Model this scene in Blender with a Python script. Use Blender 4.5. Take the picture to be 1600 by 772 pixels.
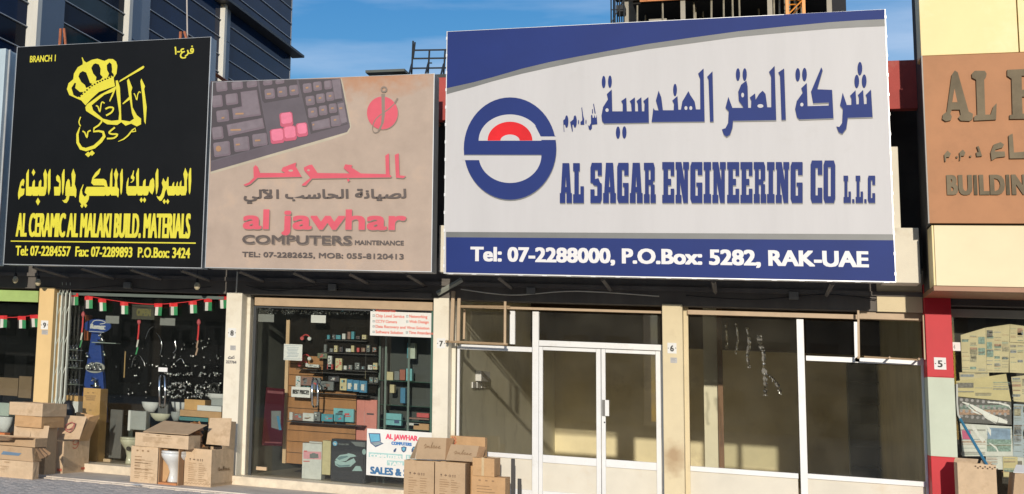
import bpy, bmesh, math, random
from mathutils import Vector, Matrix
random.seed(7)
R = math.radians
scene = bpy.context.scene
for o in list(bpy.data.objects): bpy.data.objects.remove(o)
col = scene.collection

# ------------------------------------------------------------------ camera
HC = 1.60                      # eye height above the pavement, metres
VPH, VPV, VPN = Vector((-4680, 322)), Vector((870, -13200)), Vector((1200, 640))
def orthocentre(H, V, N):
    a, b = N-H, N-V
    c1, c2 = a.dot(V), b.dot(H)
    d = a.x*b.y-a.y*b.x
    return Vector(((c1*b.y-a.y*c2)/d, (a.x*c2-c1*b.x)/d))
PP = orthocentre(VPH, VPV, VPN)
FL = math.sqrt(-(VPH-PP).dot(VPN-PP))
def ray(Q, s=1.0): return (Vector((Q[0]-PP.x, Q[1]-PP.y, FL))*s).normalized()
AX, AY, AZ = ray(VPH, -1), ray(VPN), ray(VPV)
def unray(px, py):
    v = Vector((px-PP.x, py-PP.y, FL)); return Vector((AX.dot(v), AY.dot(v), AZ.dot(v)))
def _w(px, py, d):
    v = unray(px, py); return v*(d/v.y)
DIST = 1.0/(_w(940, 640, 1)-_w(940, 528, 1)).length      # metres from the camera to the shop fronts
CAM = Vector((0, -DIST, HC))
cam = bpy.data.cameras.new('camera'); camo = bpy.data.objects.new('camera', cam); col.objects.link(camo)
m = Matrix(((AX.x, -AX.y, -AX.z), (AY.x, -AY.y, -AY.z), (AZ.x, -AZ.y, -AZ.z)))
camo.matrix_world = Matrix.Translation(CAM) @ m.to_4x4()
cam.sensor_width = 36; cam.sensor_fit = 'HORIZONTAL'; cam.lens = FL/1600*36
cam.shift_x = (800-PP.x)/1600; cam.shift_y = (PP.y-386)/1600
cam.clip_start = .1; cam.clip_end = 5000
scene.camera = camo
def P(px, py, Y=0.0):
    """a point of the plane at depth Y, measured on the photograph (1600 wide)"""
    return CAM+_w(px, py, Y+DIST)
def G(px, py, z=0.0):
    v = unray(px, py); return CAM+v*((z-HC)/v.z)
def PX(px, py, X):
    v = unray(px, py); return CAM+v*(X/v.x)

# ------------------------------------------------------------------ light
SUN_EL, SUN_AZ = 9.6, 8.0
w = bpy.data.worlds.new('World'); scene.world = w; w.use_nodes = True
nt = w.node_tree; nn = nt.nodes; ln = nt.links
bg = nn['Background']
sky = nn.new('ShaderNodeTexSky'); sky.sky_type = 'NISHITA'; sky.sun_disc = False
sky.sun_elevation = R(SUN_EL); sky.sun_rotation = R(180-SUN_AZ)
sky.air_density = 1.0; sky.dust_density = 0.3; sky.ozone_density = 2.5
tc = nn.new('ShaderNodeTexCoord'); mp = nn.new('ShaderNodeMapping'); mp.inputs['Scale'].default_value = (1.7, 1.7, 11.0)
mp.inputs['Rotation'].default_value = (0, R(9), 0); mp.inputs['Location'].default_value = (.35, .2, .55)
no = nn.new('ShaderNodeTexNoise'); no.inputs['Scale'].default_value = 1.5; no.inputs['Detail'].default_value = 7; no.inputs['Roughness'].default_value = .52
rp = nn.new('ShaderNodeValToRGB'); rp.color_ramp.elements[0].position = .40; rp.color_ramp.elements[1].position = .66
rp.color_ramp.elements[0].color = (0, 0, 0, 1); rp.color_ramp.elements[1].color = (.85, .85, .85, 1)
mx = nn.new('ShaderNodeMix'); mx.data_type = 'RGBA'; mx.inputs['B'].default_value = (5.0, 6.1, 7.9, 1)
ln.new(tc.outputs['Generated'], mp.inputs['Vector']); ln.new(mp.outputs['Vector'], no.inputs['Vector'])
ln.new(no.outputs['Fac'], rp.inputs['Fac']); ln.new(rp.outputs['Color'], mx.inputs['Factor'])
hs = nn.new('ShaderNodeHueSaturation'); hs.inputs['Saturation'].default_value = 1.36; hs.inputs['Value'].default_value = 1.08; hs.inputs['Hue'].default_value = .512
ln.new(sky.outputs['Color'], hs.inputs['Color']); ln.new(hs.outputs['Color'], mx.inputs['A']); ln.new(mx.outputs['Result'], bg.inputs['Color'])
bg.inputs['Strength'].default_value = .115
sl = bpy.data.lights.new('sun', 'SUN'); sl.energy = 3.45; sl.angle = R(.55); sl.color = (1.0, .89, .74)
so = bpy.data.objects.new('sun', sl); col.objects.link(so)
sd = Vector((math.sin(R(SUN_AZ))*math.cos(R(SUN_EL)), -math.cos(R(SUN_AZ))*math.cos(R(SUN_EL)), math.sin(R(SUN_EL))))
so.rotation_euler = sd.to_track_quat('Z', 'Y').to_euler(); so.location = sd*50
scene.view_settings.view_transform = 'Standard'; scene.view_settings.look = 'None'
scene.view_settings.exposure = 0.0; scene.view_settings.gamma = 1.0
scene.cycles.max_bounces = 8; scene.cycles.transparent_max_bounces = 12

# ------------------------------------------------------------------ materials
MATS = {}
def M(name, rgb, rough=.6, metal=0.0, var=.12, scale=3.0, bump=0.0, bscale=60, stain=None, streak=False, spec=.5, emit=None, spot=None):
    if name in MATS: return MATS[name]
    mt = bpy.data.materials.new(name); mt.use_nodes = True; MATS[name] = mt
    t = mt.node_tree; n = t.nodes; l = t.links; b = n['Principled BSDF']
    b.inputs['Roughness'].default_value = rough; b.inputs['Metallic'].default_value = metal
    b.inputs['Specular IOR Level'].default_value = spec
    c = n.new('ShaderNodeTexCoord'); out = None
    a1 = tuple(max(0, x*(1-var)) for x in rgb)+(1,); a2 = tuple(min(1, x*(1+var)) for x in rgb)+(1,)
    ns = n.new('ShaderNodeTexNoise'); ns.inputs['Scale'].default_value = scale; ns.inputs['Detail'].default_value = 6; ns.inputs['Roughness'].default_value = .62
    if streak:
        mpg = n.new('ShaderNodeMapping'); mpg.inputs['Scale'].default_value = (3, 3, .35)
        l.new(c.outputs['Object'], mpg.inputs['Vector']); l.new(mpg.outputs['Vector'], ns.inputs['Vector'])
    else: l.new(c.outputs['Object'], ns.inputs['Vector'])
    r = n.new('ShaderNodeValToRGB'); r.color_ramp.elements[0].position = .3; r.color_ramp.elements[1].position = .7
    r.color_ramp.elements[0].color = a1; r.color_ramp.elements[1].color = a2
    l.new(ns.outputs['Fac'], r.inputs['Fac']); out = r.outputs['Color']
    if stain:
        s2 = n.new('ShaderNodeTexNoise'); s2.inputs['Scale'].default_value = stain[1]; s2.inputs['Detail'].default_value = 8
        s2.inputs['Roughness'].default_value = .7
        l.new(c.outputs['Object'], s2.inputs['Vector'])
        r2 = n.new('ShaderNodeValToRGB'); r2.color_ramp.elements[0].position = stain[2]; r2.color_ramp.elements[1].position = min(1, stain[2]+.16)
        r2.color_ramp.elements[0].color = (0, 0, 0, 1); r2.color_ramp.elements[1].color = (stain[3],)*3+(1,)
        l.new(s2.outputs['Fac'], r2.inputs['Fac'])
        mm = n.new('ShaderNodeMix'); mm.data_type = 'RGBA'; mm.inputs['B'].default_value = stain[0]+(1,)
        l.new(r2.outputs['Color'], mm.inputs['Factor']); l.new(out, mm.inputs['A']); out = mm.outputs['Result']
    if spot:    # a stain with its own place: centre, radii, colour
        mq = n.new('ShaderNodeMapping'); mq.vector_type = 'POINT'
        mq.inputs['Scale'].default_value = tuple(1/x for x in spot[1]); mq.inputs['Location'].default_value = tuple(-a/b_ for a, b_ in zip(spot[0], spot[1]))
        gr = n.new('ShaderNodeVectorMath'); gr.operation = 'LENGTH'; l.new(c.outputs['Object'], mq.inputs['Vector']); l.new(mq.outputs['Vector'], gr.inputs[0])
        ad = n.new('ShaderNodeMath'); ad.operation = 'ADD'; nz = n.new('ShaderNodeTexNoise'); nz.inputs['Scale'].default_value = 9; nz.inputs['Detail'].default_value = 8
        l.new(c.outputs['Object'], nz.inputs['Vector']); l.new(gr.outputs['Value'], ad.inputs[0]); l.new(nz.outputs['Fac'], ad.inputs[1])
        m_ = n.new('ShaderNodeMapRange'); m_.inputs['From Min'].default_value = .75; m_.inputs['From Max'].default_value = 1.6; m_.inputs['To Min'].default_value = .75; m_.inputs['To Max'].default_value = 0
        l.new(ad.outputs[0], m_.inputs['Value']); mm = n.new('ShaderNodeMix'); mm.data_type = 'RGBA'; mm.inputs['B'].default_value = spot[2]+(1,)
        l.new(m_.outputs['Result'], mm.inputs['Factor']); l.new(out, mm.inputs['A']); out = mm.outputs['Result']
    l.new(out, b.inputs['Base Color'])
    if bump:
        nb = n.new('ShaderNodeTexNoise'); nb.inputs['Scale'].default_value = bscale; nb.inputs['Detail'].default_value = 4
        l.new(c.outputs['Object'], nb.inputs['Vector'])
        bp = n.new('ShaderNodeBump'); bp.inputs['Strength'].default_value = bump; bp.inputs['Distance'].default_value = .02
        l.new(nb.outputs['Fac'], bp.inputs['Height']); l.new(bp.outputs['Normal'], b.inputs['Normal'])
    if emit: b.inputs['Emission Color'].default_value = emit[0]+(1,); b.inputs['Emission Strength'].default_value = emit[1]
    return mt
def glass(name, tint=(.9, .92, .91), dust=.05, dustcol=(.5, .5, .45), rough=.01):
    mt = bpy.data.materials.new(name); mt.use_nodes = True; MATS[name] = mt
    t = mt.node_tree; n = t.nodes; l = t.links; n.remove(n['Principled BSDF'])
    tr = n.new('ShaderNodeBsdfTransparent'); tr.inputs['Color'].default_value = tint+(1,)
    gl = n.new('ShaderNodeBsdfGlossy'); gl.inputs['Roughness'].default_value = rough
    fr = n.new('ShaderNodeFresnel'); fr.inputs['IOR'].default_value = 1.6
    df = n.new('ShaderNodeBsdfDiffuse'); df.inputs['Color'].default_value = dustcol+(1,)
    c = n.new('ShaderNodeTexCoord'); ns = n.new('ShaderNodeTexNoise'); ns.inputs['Scale'].default_value = 2.2; ns.inputs['Detail'].default_value = 8
    l.new(c.outputs['Object'], ns.inputs['Vector'])
    mr = n.new('ShaderNodeMapRange'); mr.inputs['From Min'].default_value = .3; mr.inputs['From Max'].default_value = .75
    mr.inputs['To Min'].default_value = dust*.45; mr.inputs['To Max'].default_value = dust*1.7
    l.new(ns.outputs['Fac'], mr.inputs['Value'])
    m1 = n.new('ShaderNodeMixShader'); m2 = n.new('ShaderNodeMixShader')
    l.new(mr.outputs['Result'], m1.inputs[0]); l.new(tr.outputs[0], m1.inputs[1]); l.new(df.outputs[0], m1.inputs[2])
    l.new(fr.outputs[0], m2.inputs[0]); l.new(m1.outputs[0], m2.inputs[1]); l.new(gl.outputs[0], m2.inputs[2])
    l.new(m2.outputs[0], n['Material Output'].inputs[0]); return mt

cream = M('cream_paint', (.66, .57, .38), .75, var=.08, scale=1.6, stain=((.40, .30, .18), 1.8, .55, .45), bump=.12)
cream2 = M('pale_paint', (.74, .70, .59), .75, var=.07, scale=1.8, stain=((.42, .34, .23), 1.9, .55, .42), bump=.12)
ochre = M('ochre_paint', (.70, .50, .24), .75, var=.07, scale=1.8, stain=((.40, .28, .15), 2.0, .6, .35), bump=.12)
red_par = M('red_parapet_paint', (.38, .055, .045), .7, var=.15, scale=2.5, stain=((.5, .25, .2), 2.2, .58, .35), bump=.25, bscale=25)
dark_wall = M('recess_shade_dark', (.055, .05, .045), .85, var=.25, scale=2)  # dark colour stands for the shade in the gaps between the signboards
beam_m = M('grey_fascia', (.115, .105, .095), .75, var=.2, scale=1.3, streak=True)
beige_metal = M('beige_painted_steel', (.42, .305, .19), .5, var=.12, scale=4, stain=((.25, .12, .06), 5, .58, .6))
alu = M('white_aluminium', (.68, .70, .72), .35, var=.06, scale=3, stain=((.42, .38, .31), 4, .57, .45))
alu_old = M('galvanised_gate_steel', (.56, .60, .54), .5, metal=0, var=.15, scale=6)
panel_m = M('white_lower_panel', (.60, .57, .49), .5, var=.08, scale=1.5, stain=((.5, .36, .2), 1.6, .56, .35))
marble = M('cream_marble_step', (.66, .58, .45), .45, var=.16, scale=6, stain=((.45, .30, .18), 3.5, .55, .5))
walk_m = M('walkway_concrete', (.62, .55, .47), .8, var=.14, scale=2.5, stain=((.22, .19, .17), 3, .56, .5), bump=.2)
chrome = M('chrome', (.82, .84, .86), .12, metal=1, var=.02)
steel_dark = M('dark_steel', (.04, .045, .05), .5, metal=.5)
black_p = M('black_plastic', (.012, .012, .014), .4)
white_p = M('white_enamel', (.74, .75, .76), .25, var=.03)
porcelain = M('porcelain', (.70, .73, .74), .12, var=.02)
porc_cream = M('cream_porcelain', (.58, .58, .45), .15, var=.03)
paper = M('white_paper', (.72, .73, .72), .7, var=.05)
red_p = M('red_paint', (.50, .018, .03), .5, spec=.25, var=.08, scale=2, stain=((.45, .05, .05), 2.5, .6, .4))
green_p = M('pale_green_panel', (.44, .50, .40), .5, var=.08, scale=2, stain=((.55, .56, .48), 2.5, .58, .5))
green_board = M('lime_board', (.33, .47, .15), .5)
int_wall = M('shop_inner_wall', (.84, .76, .50), .85, var=.14, scale=.9, stain=((.40, .31, .17), 1.1, .56, .5))
int_wall2 = M('shop_side_wall', (.80, .78, .60), .85, var=.10, scale=.9, stain=((.28, .24, .16), 1.1, .56, .45))
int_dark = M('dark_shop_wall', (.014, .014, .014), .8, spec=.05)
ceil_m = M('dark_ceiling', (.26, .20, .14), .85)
floor_in = M('inner_floor_tile', (.64, .56, .44), .3)
brown_p = M('brown_post', (.20, .10, .04), .6)
rust = M('rusty_steel', (.33, .10, .04), .7, var=.4, scale=30)
wood_m = M('slat_board_wood', (.36, .165, .05), .55, var=.18, scale=3, streak=True)
card = M('cardboard', (.46, .325, .20), .8, var=.12, scale=4, stain=((.28, .18, .10), 4, .53, .6), bump=.25, bscale=30)
card2 = M('pale_cardboard', (.56, .415, .27), .8, var=.12, scale=5, stain=((.34, .23, .13), 4.5, .53, .6), bump=.25, bscale=30)
card3 = M('orange_cardboard', (.50, .31, .155), .8, var=.12, scale=5, stain=((.35, .19, .08), 6, .58, .5), bump=.25, bscale=30)
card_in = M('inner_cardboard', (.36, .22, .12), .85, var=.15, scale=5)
ink = M('carton_ink', (.10, .065, .045), .8)
ink_faint = M('faint_carton_ink', (.27, .17, .09), .8)
ink_red = M('red_carton_ink', (.50, .08, .04), .8)
tape_m = M('packing_tape', (.55, .42, .25), .2)
g_dusty = glass('dusty_window_glass', (.995, .995, .985), .018, (.58, .55, .42))
g_clean = glass('shop_window_glass', (.955, .97, .96), .006, (.35, .38, .35))
g_dark = glass('dark_window_glass', (.78, .80, .79), .008, (.3, .3, .3))
plast = glass('clear_plastic_film', (.85, .86, .86), .25, (.8, .8, .8), .12)

# ------------------------------------------------------------------ mesh helpers
def tag(o, label=None, cat=None, group=None, kind=None):
    if label: o['label'] = label
    if cat: o['category'] = cat
    if group: o['group'] = group
    if kind: o['kind'] = kind
    return o
def thing(name, label, cat, loc=(0, 0, 0), group=None):
    o = bpy.data.objects.new(name, None); col.objects.link(o); o.location = loc; o.empty_display_size = .1
    return tag(o, label, cat, group)
def rootloc(p):
    v = Vector((0, 0, 0))
    while p: v = v+p.location; p = p.parent
    return v
class MB:
    def __init__(s): s.v = []; s.f = []; s.mi = []; s.cur = 0
    def add(s, pts, faces):
        b = len(s.v); s.v += [Vector(p) for p in pts]; s.f += [tuple(b+i for i in f) for f in faces]; s.mi += [s.cur]*len(faces); return s
    def box(s, x0, x1, y0, y1, z0, z1):
        p = [(x, y, z) for z in (z0, z1) for y in (y0, y1) for x in (x0, x1)]
        return s.add(p, [(0, 2, 3, 1), (4, 5, 7, 6), (0, 1, 5, 4), (2, 6, 7, 3), (0, 4, 6, 2), (1, 3, 7, 5)])
    def hexa(s, p):   # 8 points, bottom ring then top ring
        return s.add(p, [(3, 2, 1, 0), (4, 5, 6, 7), (0, 1, 5, 4), (1, 2, 6, 5), (2, 3, 7, 6), (3, 0, 4, 7)])
    def prism(s, pts, d):   # polygon extruded by vector d
        n = len(pts); d = Vector(d); q = [Vector(p) for p in pts]
        return s.add(q+[p+d for p in q], [tuple(range(n)), tuple(range(2*n-1, n-1, -1))]+[(i, n+i, n+(i+1) % n, (i+1) % n) for i in range(n)])
    def poly(s, pts): return s.add(pts, [tuple(range(len(pts)))])
    def tube(s, pts, r, n=8, cap=True):
        pts = [Vector(p) for p in pts]; rings = []; base = len(s.v)
        for i, p in enumerate(pts):
            t = (pts[min(i+1, len(pts)-1)]-pts[max(i-1, 0)]).normalized()
            u = t.orthogonal().normalized() if i == 0 else (rings[-1]-t*rings[-1].dot(t)).normalized()
            rings.append(u); v = t.cross(u); rr = r[i] if isinstance(r, (list, tuple)) else r
            s.v += [p+(u*math.cos(2*math.pi*k/n)+v*math.sin(2*math.pi*k/n))*rr for k in range(n)]
        for i in range(len(pts)-1):
            for k in range(n):
                s.f.append((base+i*n+k, base+i*n+(k+1) % n, base+(i+1)*n+(k+1) % n, base+(i+1)*n+k)); s.mi.append(s.cur)
        if cap:
            s.f.append(tuple(base+k for k in range(n))[::-1]); s.f.append(tuple(base+(len(pts)-1)*n+k for k in range(n))); s.mi += [s.cur]*2
        return s
    def loft(s, secs, n=20, cap=True):   # (cx, cy, z, rx, ry)
        base = len(s.v)
        for cx, cy, z, rx, ry in secs:
            s.v += [Vector((cx+rx*math.cos(2*math.pi*k/n), cy+ry*math.sin(2*math.pi*k/n), z)) for k in range(n)]
        for i in range(len(secs)-1):
            for k in range(n):
                s.f.append((base+i*n+k, base+i*n+(k+1) % n, base+(i+1)*n+(k+1) % n, base+(i+1)*n+k)); s.mi.append(s.cur)
        if cap:
            s.f.append(tuple(base+k for k in range(n))[::-1]); s.f.append(tuple(base+(len(secs)-1)*n+k for k in range(n))); s.mi += [s.cur]*2
        return s
    def build(s, name, mats, parent=None, bevel=0, smooth=False, xf=None):
        me = bpy.data.meshes.new(name); off = rootloc(parent)
        vs = [(xf(v) if xf else v) for v in s.v]
        if not parent: off = Vector((sum(v[0] for v in vs)/len(vs), sum(v[1] for v in vs)/len(vs), min(v[2] for v in vs)))
        me.from_pydata([v-off for v in vs], [], s.f)
        for mt in (mats if isinstance(mats, (list, tuple)) else [mats]): me.materials.append(mt)
        for p, i in zip(me.polygons, s.mi): p.material_index = i
        me.validate()
        if smooth:
            for p in me.polygons: p.use_smooth = True
        o = bpy.data.objects.new(name, me); col.objects.link(o)
        if parent: o.parent = parent
        else: o.location = off
        if bevel:
            b = o.modifiers.new('bevel', 'BEVEL'); b.width = bevel; b.segments = 2; b.limit_method = 'ANGLE'
        return o
MB0 = lambda: MB()
def bar(mb, a, b, w):   # square bar
    a, b = Vector(a), Vector(b); t = (b-a).normalized(); u = t.orthogonal().normalized() if abs(t.z) < .9 else Vector((1, 0, 0)); v = t.cross(u)
    u = v.cross(t); h = w/2
    return mb.hexa([a+(-u-v)*h, a+(u-v)*h, a+(u+v)*h, a+(-u+v)*h, b+(-u-v)*h, b+(u-v)*h, b+(u+v)*h, b+(-u+v)*h])
def copy_tree(o, parent=None):
    c = o.copy(); col.objects.link(c); c.parent = parent
    for ch in list(o.children): copy_tree(ch, c)
    return c

# ---- print on a sign: flat shapes a hair in front of the face
class Face:
    """plane at depth Y; shapes are measured on the photograph and laid in this plane"""
    def __init__(s, Y, parent, to=None): s.Y = Y; s.par = parent; s.k = 0; s.to = to
    def pt(s, px, py, e): p = P(px, py, s.Y); return Vector((p.x, s.Y-e, p.z))
    def eps(s): s.k += 1; return .0010+.00013*s.k
def polys(face, name, mat, plist, org=(0, 0), sc=1.0):
    mb = MB()
    for q in plist:
        e = face.eps(); mb.poly([face.pt(org[0]+x/sc, org[1]+y/sc, e) for x, y in q])
    return mb.build(name, mat, face.par)
def ell(cx, cy, rx, ry, n=28, a0=0, a1=360):
    return [(cx+rx*math.cos(R(a0+(a1-a0)*i/n)), cy-ry*math.sin(R(a0+(a1-a0)*i/n))) for i in range(n+(0 if a1-a0 == 360 else 1))]
def ribbon(pts, w):
    L = []; Rr = []; n = len(pts)
    for i, (x, y) in enumerate(pts):
        x0, y0 = pts[max(i-1, 0)]; x1, y1 = pts[min(i+1, n-1)]
        dx, dy = x1-x0, y1-y0; l = math.hypot(dx, dy) or 1; ww = (w[i] if isinstance(w, (list, tuple)) else w)/2
        L.append((x-dy/l*ww, y+dx/l*ww)); Rr.append((x+dy/l*ww, y-dx/l*ww))
    return [[L[i], L[i+1], Rr[i+1], Rr[i]] for i in range(n-1)]
def smooth_path(pts, k=4):
    out = []
    for i in range(len(pts)-1):
        p0 = pts[max(i-1, 0)]; p1 = pts[i]; p2 = pts[i+1]; p3 = pts[min(i+2, len(pts)-1)]
        for j in range(k):
            t = j/k
            out.append(tuple(.5*((2*p1[a])+(-p0[a]+p2[a])*t+(2*p0[a]-5*p1[a]+4*p2[a]-p3[a])*t*t+(-p0[a]+3*p1[a]-3*p2[a]+p3[a])*t**3) for a in (0, 1)))
    out.append(tuple(pts[-1])); return out
_tc = {}
def text_geo(s):
    if s in _tc: return _tc[s]
    c = bpy.data.curves.new('t', 'FONT'); c.body = s; c.resolution_u = 3
    o = bpy.data.objects.new('t', c); col.objects.link(o)
    dg = bpy.context.evaluated_depsgraph_get(); dg.update(); me = o.evaluated_get(dg).to_mesh()
    vs = [(v.co.x, v.co.y) for v in me.vertices]; fs = [tuple(p.vertices) for p in me.polygons]
    bpy.data.objects.remove(o); bpy.data.curves.remove(c)
    _tc[s] = (vs, fs); return _tc[s]
CAPH = .73
def text_local(mb, s, u0, u1, v0, h, fat, fn, de=0.0001, eoff=0, bbox=False):
    """text between u0..u1, baseline v0, cap height h; fn(u,v,e)->3D point"""
    vs, fs = text_geo(s)
    x0 = min(v[0] for v in vs); x1 = max(v[0] for v in vs)
    yb, yt = (min(v[1] for v in vs), max(v[1] for v in vs)) if bbox else (0, CAPH)
    f = fat; su = (u1-u0-2*f)/(x1-x0); sv = (h-(0 if bbox else 0))/(yt-yb)
    offs = [(0, 0)] if not fat else [(0, 0)]+[(f*a, f*.6*b) for a in (-1, 0, 1) for b in (-1, 0, 1) if a or b]
    for k, (ox, oy) in enumerate(offs):
        mb.add([fn(u0+f+(x-x0)*su+ox, v0+(y-yb)*sv+oy, eoff+k*de) for x, y in vs], fs)
    return mb
def sign_text(face, name, mat, s, x0, ytop, ybase, x1, fat=0.0, bbox=False, shadow=None):
    """x0/ytop/ybase measured at the left end, x1 at the right end"""
    a = P(x0, ybase, face.Y); b = P(x0, ytop, face.Y); c = P(x1, (ytop+ybase)/2, face.Y)
    e = face.eps(); face.k += 7 if fat else 0
    fn = lambda u, v, ee: Vector((u, face.Y-e-ee, v))
    mb = text_local(MB(), s, a.x, c.x, a.z, b.z-a.z, fat, fn, bbox=bbox)
    return mb.build(name, mat, face.par)
SLAB = {
 'A': [[(.08, .22), (.42, .22), (.56, 1), (.22, 1)], [(.58, .22), (.92, .22), (.78, 1), (.44, 1)], [(.3, .26), (.7, .26), (.7, .4), (.3, .4)], 'r0,0,.45,.25', 'r.55,0,1,.25'],
 'L': ['r.12,0,.52,1', 'r0,.8,.62,1', 'r0,0,1,.22', 'r.68,0,1,.42'],
 'S': [[(0, .5), (.4, .5), (.4, .95), (.12, 1), (0, .88)], 'r.12,.82,1,1', 'r.64,.68,1,1', [(0, .56), (.3, .44), (1, .40), (.7, .62)], [(.6, .05), (.88, 0), (1, .1), (1, .48), (.6, .55)], 'r0,0,.88,.18', 'r0,0,.36,.34'],
 'G': [[(0, .1), (.12, 0), (.42, 0), (.42, 1), (.12, 1), (0, .9)], 'r.1,.82,1,1', 'r.62,.68,1,1', 'r.1,0,1,.18', 'r.62,0,1,.5', 'r.5,.4,1,.5'],
 'R': ['r.1,0,.42,1', 'r0,.82,.86,1', [(.58, .5), (.95, .55), (.95, .9), (.84, 1), (.58, 1)], 'r.1,.44,.8,.58', 'r.6,0,.94,.46', 'r0,0,.5,.22', 'r.58,0,1.04,.22'],
 'E': ['r.1,0,.48,1', 'r0,.82,1,1', 'r.7,.66,1,1', 'r.1,.43,.74,.59', 'r0,0,1,.2', 'r.7,0,1,.35'],
 'N': ['r.08,0,.34,1', 'r.66,0,.92,1', [(.1, 1), (.44, 1), (.92, 0), (.58, 0)], 'r0,.82,.4,1', 'r0,0,.44,.2', 'r.56,.82,1,1'],
 'I': ['r.2,0,.8,1', 'r0,.8,1,1', 'r0,0,1,.22'],
 'C': [[(0, .1), (.12, 0), (.42, 0), (.42, 1), (.12, 1), (0, .9)], 'r.1,.82,1,1', 'r.62,.66,1,1', 'r.1,0,1,.18', 'r.62,0,1,.36'],
 'O': [[(0, .1), (.12, 0), (.38, 0), (.38, 1), (.12, 1), (0, .9)], [(1, .1), (.88, 0), (.62, 0), (.62, 1), (.88, 1), (1, .9)], 'r.1,.84,.9,1', 'r.1,0,.9,.16'],
 '.': ['r0,0,1,.14']}
SW = {'I': .62, '.': .3, 'N': 1.12, 'A': 1.12}
def slab_text(mb, s, x0, x1, ytop, ybot, pt, gap=.12, dpx=0, dpy=0):
    tot = sum(SW.get(c, 1) for c in s)+gap*(len(s)-1); u = (x1-x0)/tot; x = x0
    for c in s:
        wd = SW.get(c, 1)*u
        for k, g in enumerate(SLAB[c]):
            if isinstance(g, str):
                a, b, cc, d = [float(t) for t in g[1:].split(',')]; g = [(a, b), (cc, b), (cc, d), (a, d)]
            mb.poly([pt(x+p[0]*wd+dpx, ybot+(ytop-ybot)*p[1]+dpy, k*.0001) for p in g])
        x += wd+gap*u

def Hb(mb, xa, yt, yb, xe, Y, d):      # horizontal member: heights read at its left end
    a, b, c = P(xa, yt, Y), P(xa, yb, Y), P(xe, (yt+yb)/2, Y); return mb.box(a.x, c.x, Y, Y+d, b.z, a.z)
def Vb(mb, x0, x1, yref, z0, z1, Y, d):
    return mb.box(P(x0, yref, Y).x, P(x1, yref, Y).x, Y, Y+d, z0, z1)
ZF = .16                                # shop floor
YG = .30                                # glass line
ZB = P(900, 474, .1).z                  # underside of the fascia beam

# ------------------------------------------------------------------ ground
g = MB().box(-400, 400, -120, 600, -.6, -.03).build('ground', M('dusty_ground', (.30, .27, .23), .9, var=.15, scale=.2)); tag(g, kind='structure')
wk = MB().box(-16, 6, -1.68, -.2, -.3, .03).build('walkway', walk_m, bevel=.006); tag(wk, kind='structure')
pav = M('paving_block_grey', (.55, .51, .47), .85, var=.16, scale=3, bump=.08, bscale=50)
pav2 = M('paving_block_dark', (.49, .455, .42), .85, var=.18, scale=3, bump=.08, bscale=50)
pav3 = M('paving_block_warm', (.60, .54, .49), .85, var=.16, scale=3, bump=.08, bscale=50)
bed = MB().box(-22, 9, -14, -1.70, -.25, -.012).build('pavement', M('paving_joint_sand', (.40, .36, .32), .95)); tag(bed, kind='structure')
def block_mesh(name, mt):
    mb = MB(); x0, y0, h = .0965, .0465, .035; b = .006
    mb.loft([], 4) if False else None
    lo = [(-x0, -y0, -h), (x0, -y0, -h), (x0, y0, -h), (-x0, y0, -h)]; mi = [(-x0, -y0, -b), (x0, -y0, -b), (x0, y0, -b), (-x0, y0, -b)]
    up = [(-x0+b, -y0+b, 0), (x0-b, -y0+b, 0), (x0-b, y0-b, 0), (-x0+b, y0-b, 0)]
    fs = [(8, 9, 10, 11)]+[(i, (i+1) % 4, 4+(i+1) % 4, 4+i) for i in range(4)]+[(4+i, 4+(i+1) % 4, 8+(i+1) % 4, 8+i) for i in range(4)]
    mb.add(lo+mi+up, fs); me = bpy.data.meshes.new(name); me.from_pydata(mb.v, [], mb.f); me.materials.append(mt); return me, mb
bm_ = [block_mesh('paving_block', t) for t in (pav, pav2, pav3)]
rnd = random.Random(3); nb = 0; stuff = MB(); cand = []
for i in range(-60, 60):                # herringbone: pairs turned by 90 degrees
    for j in range(-60, 60):
        k = (i-j) % 4
        if k == 0: c, rz = (i*.1+.1, j*.1+.05), 0
        elif k == 2: c, rz = (i*.1+.05, j*.1), math.pi/2
        else: continue
        x, y = c[0]-8.6+(0), c[1]-4.4
        cand.append((x, y, rz))
seen = set(); cand2 = []
for (x, y, rz) in cand:
    if not (-12.2 < x < -2.5 and -5.6 < y < -1.82): continue
    cand2.append((x, y, rz))
cand2.sort(key=lambda t: -t[1]+0*t[0])
vis = []
for (x, y, rz) in cand2:
    v = Vector((x, y, 0))-CAM; zc = v.dot(Vector((AX.z, AY.z, AZ.z)))
    u = PP.x+FL*v.dot(Vector((AX.x, AY.x, AZ.x)))/zc; vv = PP.y+FL*v.dot(Vector((AX.y, AY.y, AZ.y)))/zc
    vis.append((0 if (-10 < u < 900 and vv < 775) else 1, x, y, rz, vv))
vis.sort(key=lambda t: (t[0], -t[4]))
for (q, x, y, rz, vv) in vis:
    z = rnd.uniform(-.001, .001)
    if q == 0 and nb < 300:
        o = bpy.data.objects.new('paving_block', rnd.choice(bm_)[0]); col.objects.link(o); o.parent = bed
        o.location = Vector((x, y, z))-bed.location; o.rotation_euler = (rnd.uniform(-.003, .003), rnd.uniform(-.003, .003), rz); nb += 1
    else:
        src = bm_[0][1]; c, s_ = math.cos(rz), math.sin(rz); stuff.cur = rnd.choice([0, 0, 1, 2])
        stuff.add([(x+p.x*c-p.y*s_, y+p.x*s_+p.y*c, z+p.z) for p in src.v], src.f)
sp = stuff.build('paving_blocks', [pav, pav2, pav3], bed); tag(sp, kind='stuff')
mb = MB(); rnd = random.Random(11)      # the coloured edge course beside the walkway
for k in range(110):
    x = -16+k*.2; o = MB().box(x+.003, x+.197, -1.78, -1.684, -.1, .012+rnd.uniform(-.002, .002))
    mb.add(o.v, o.f)
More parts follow.
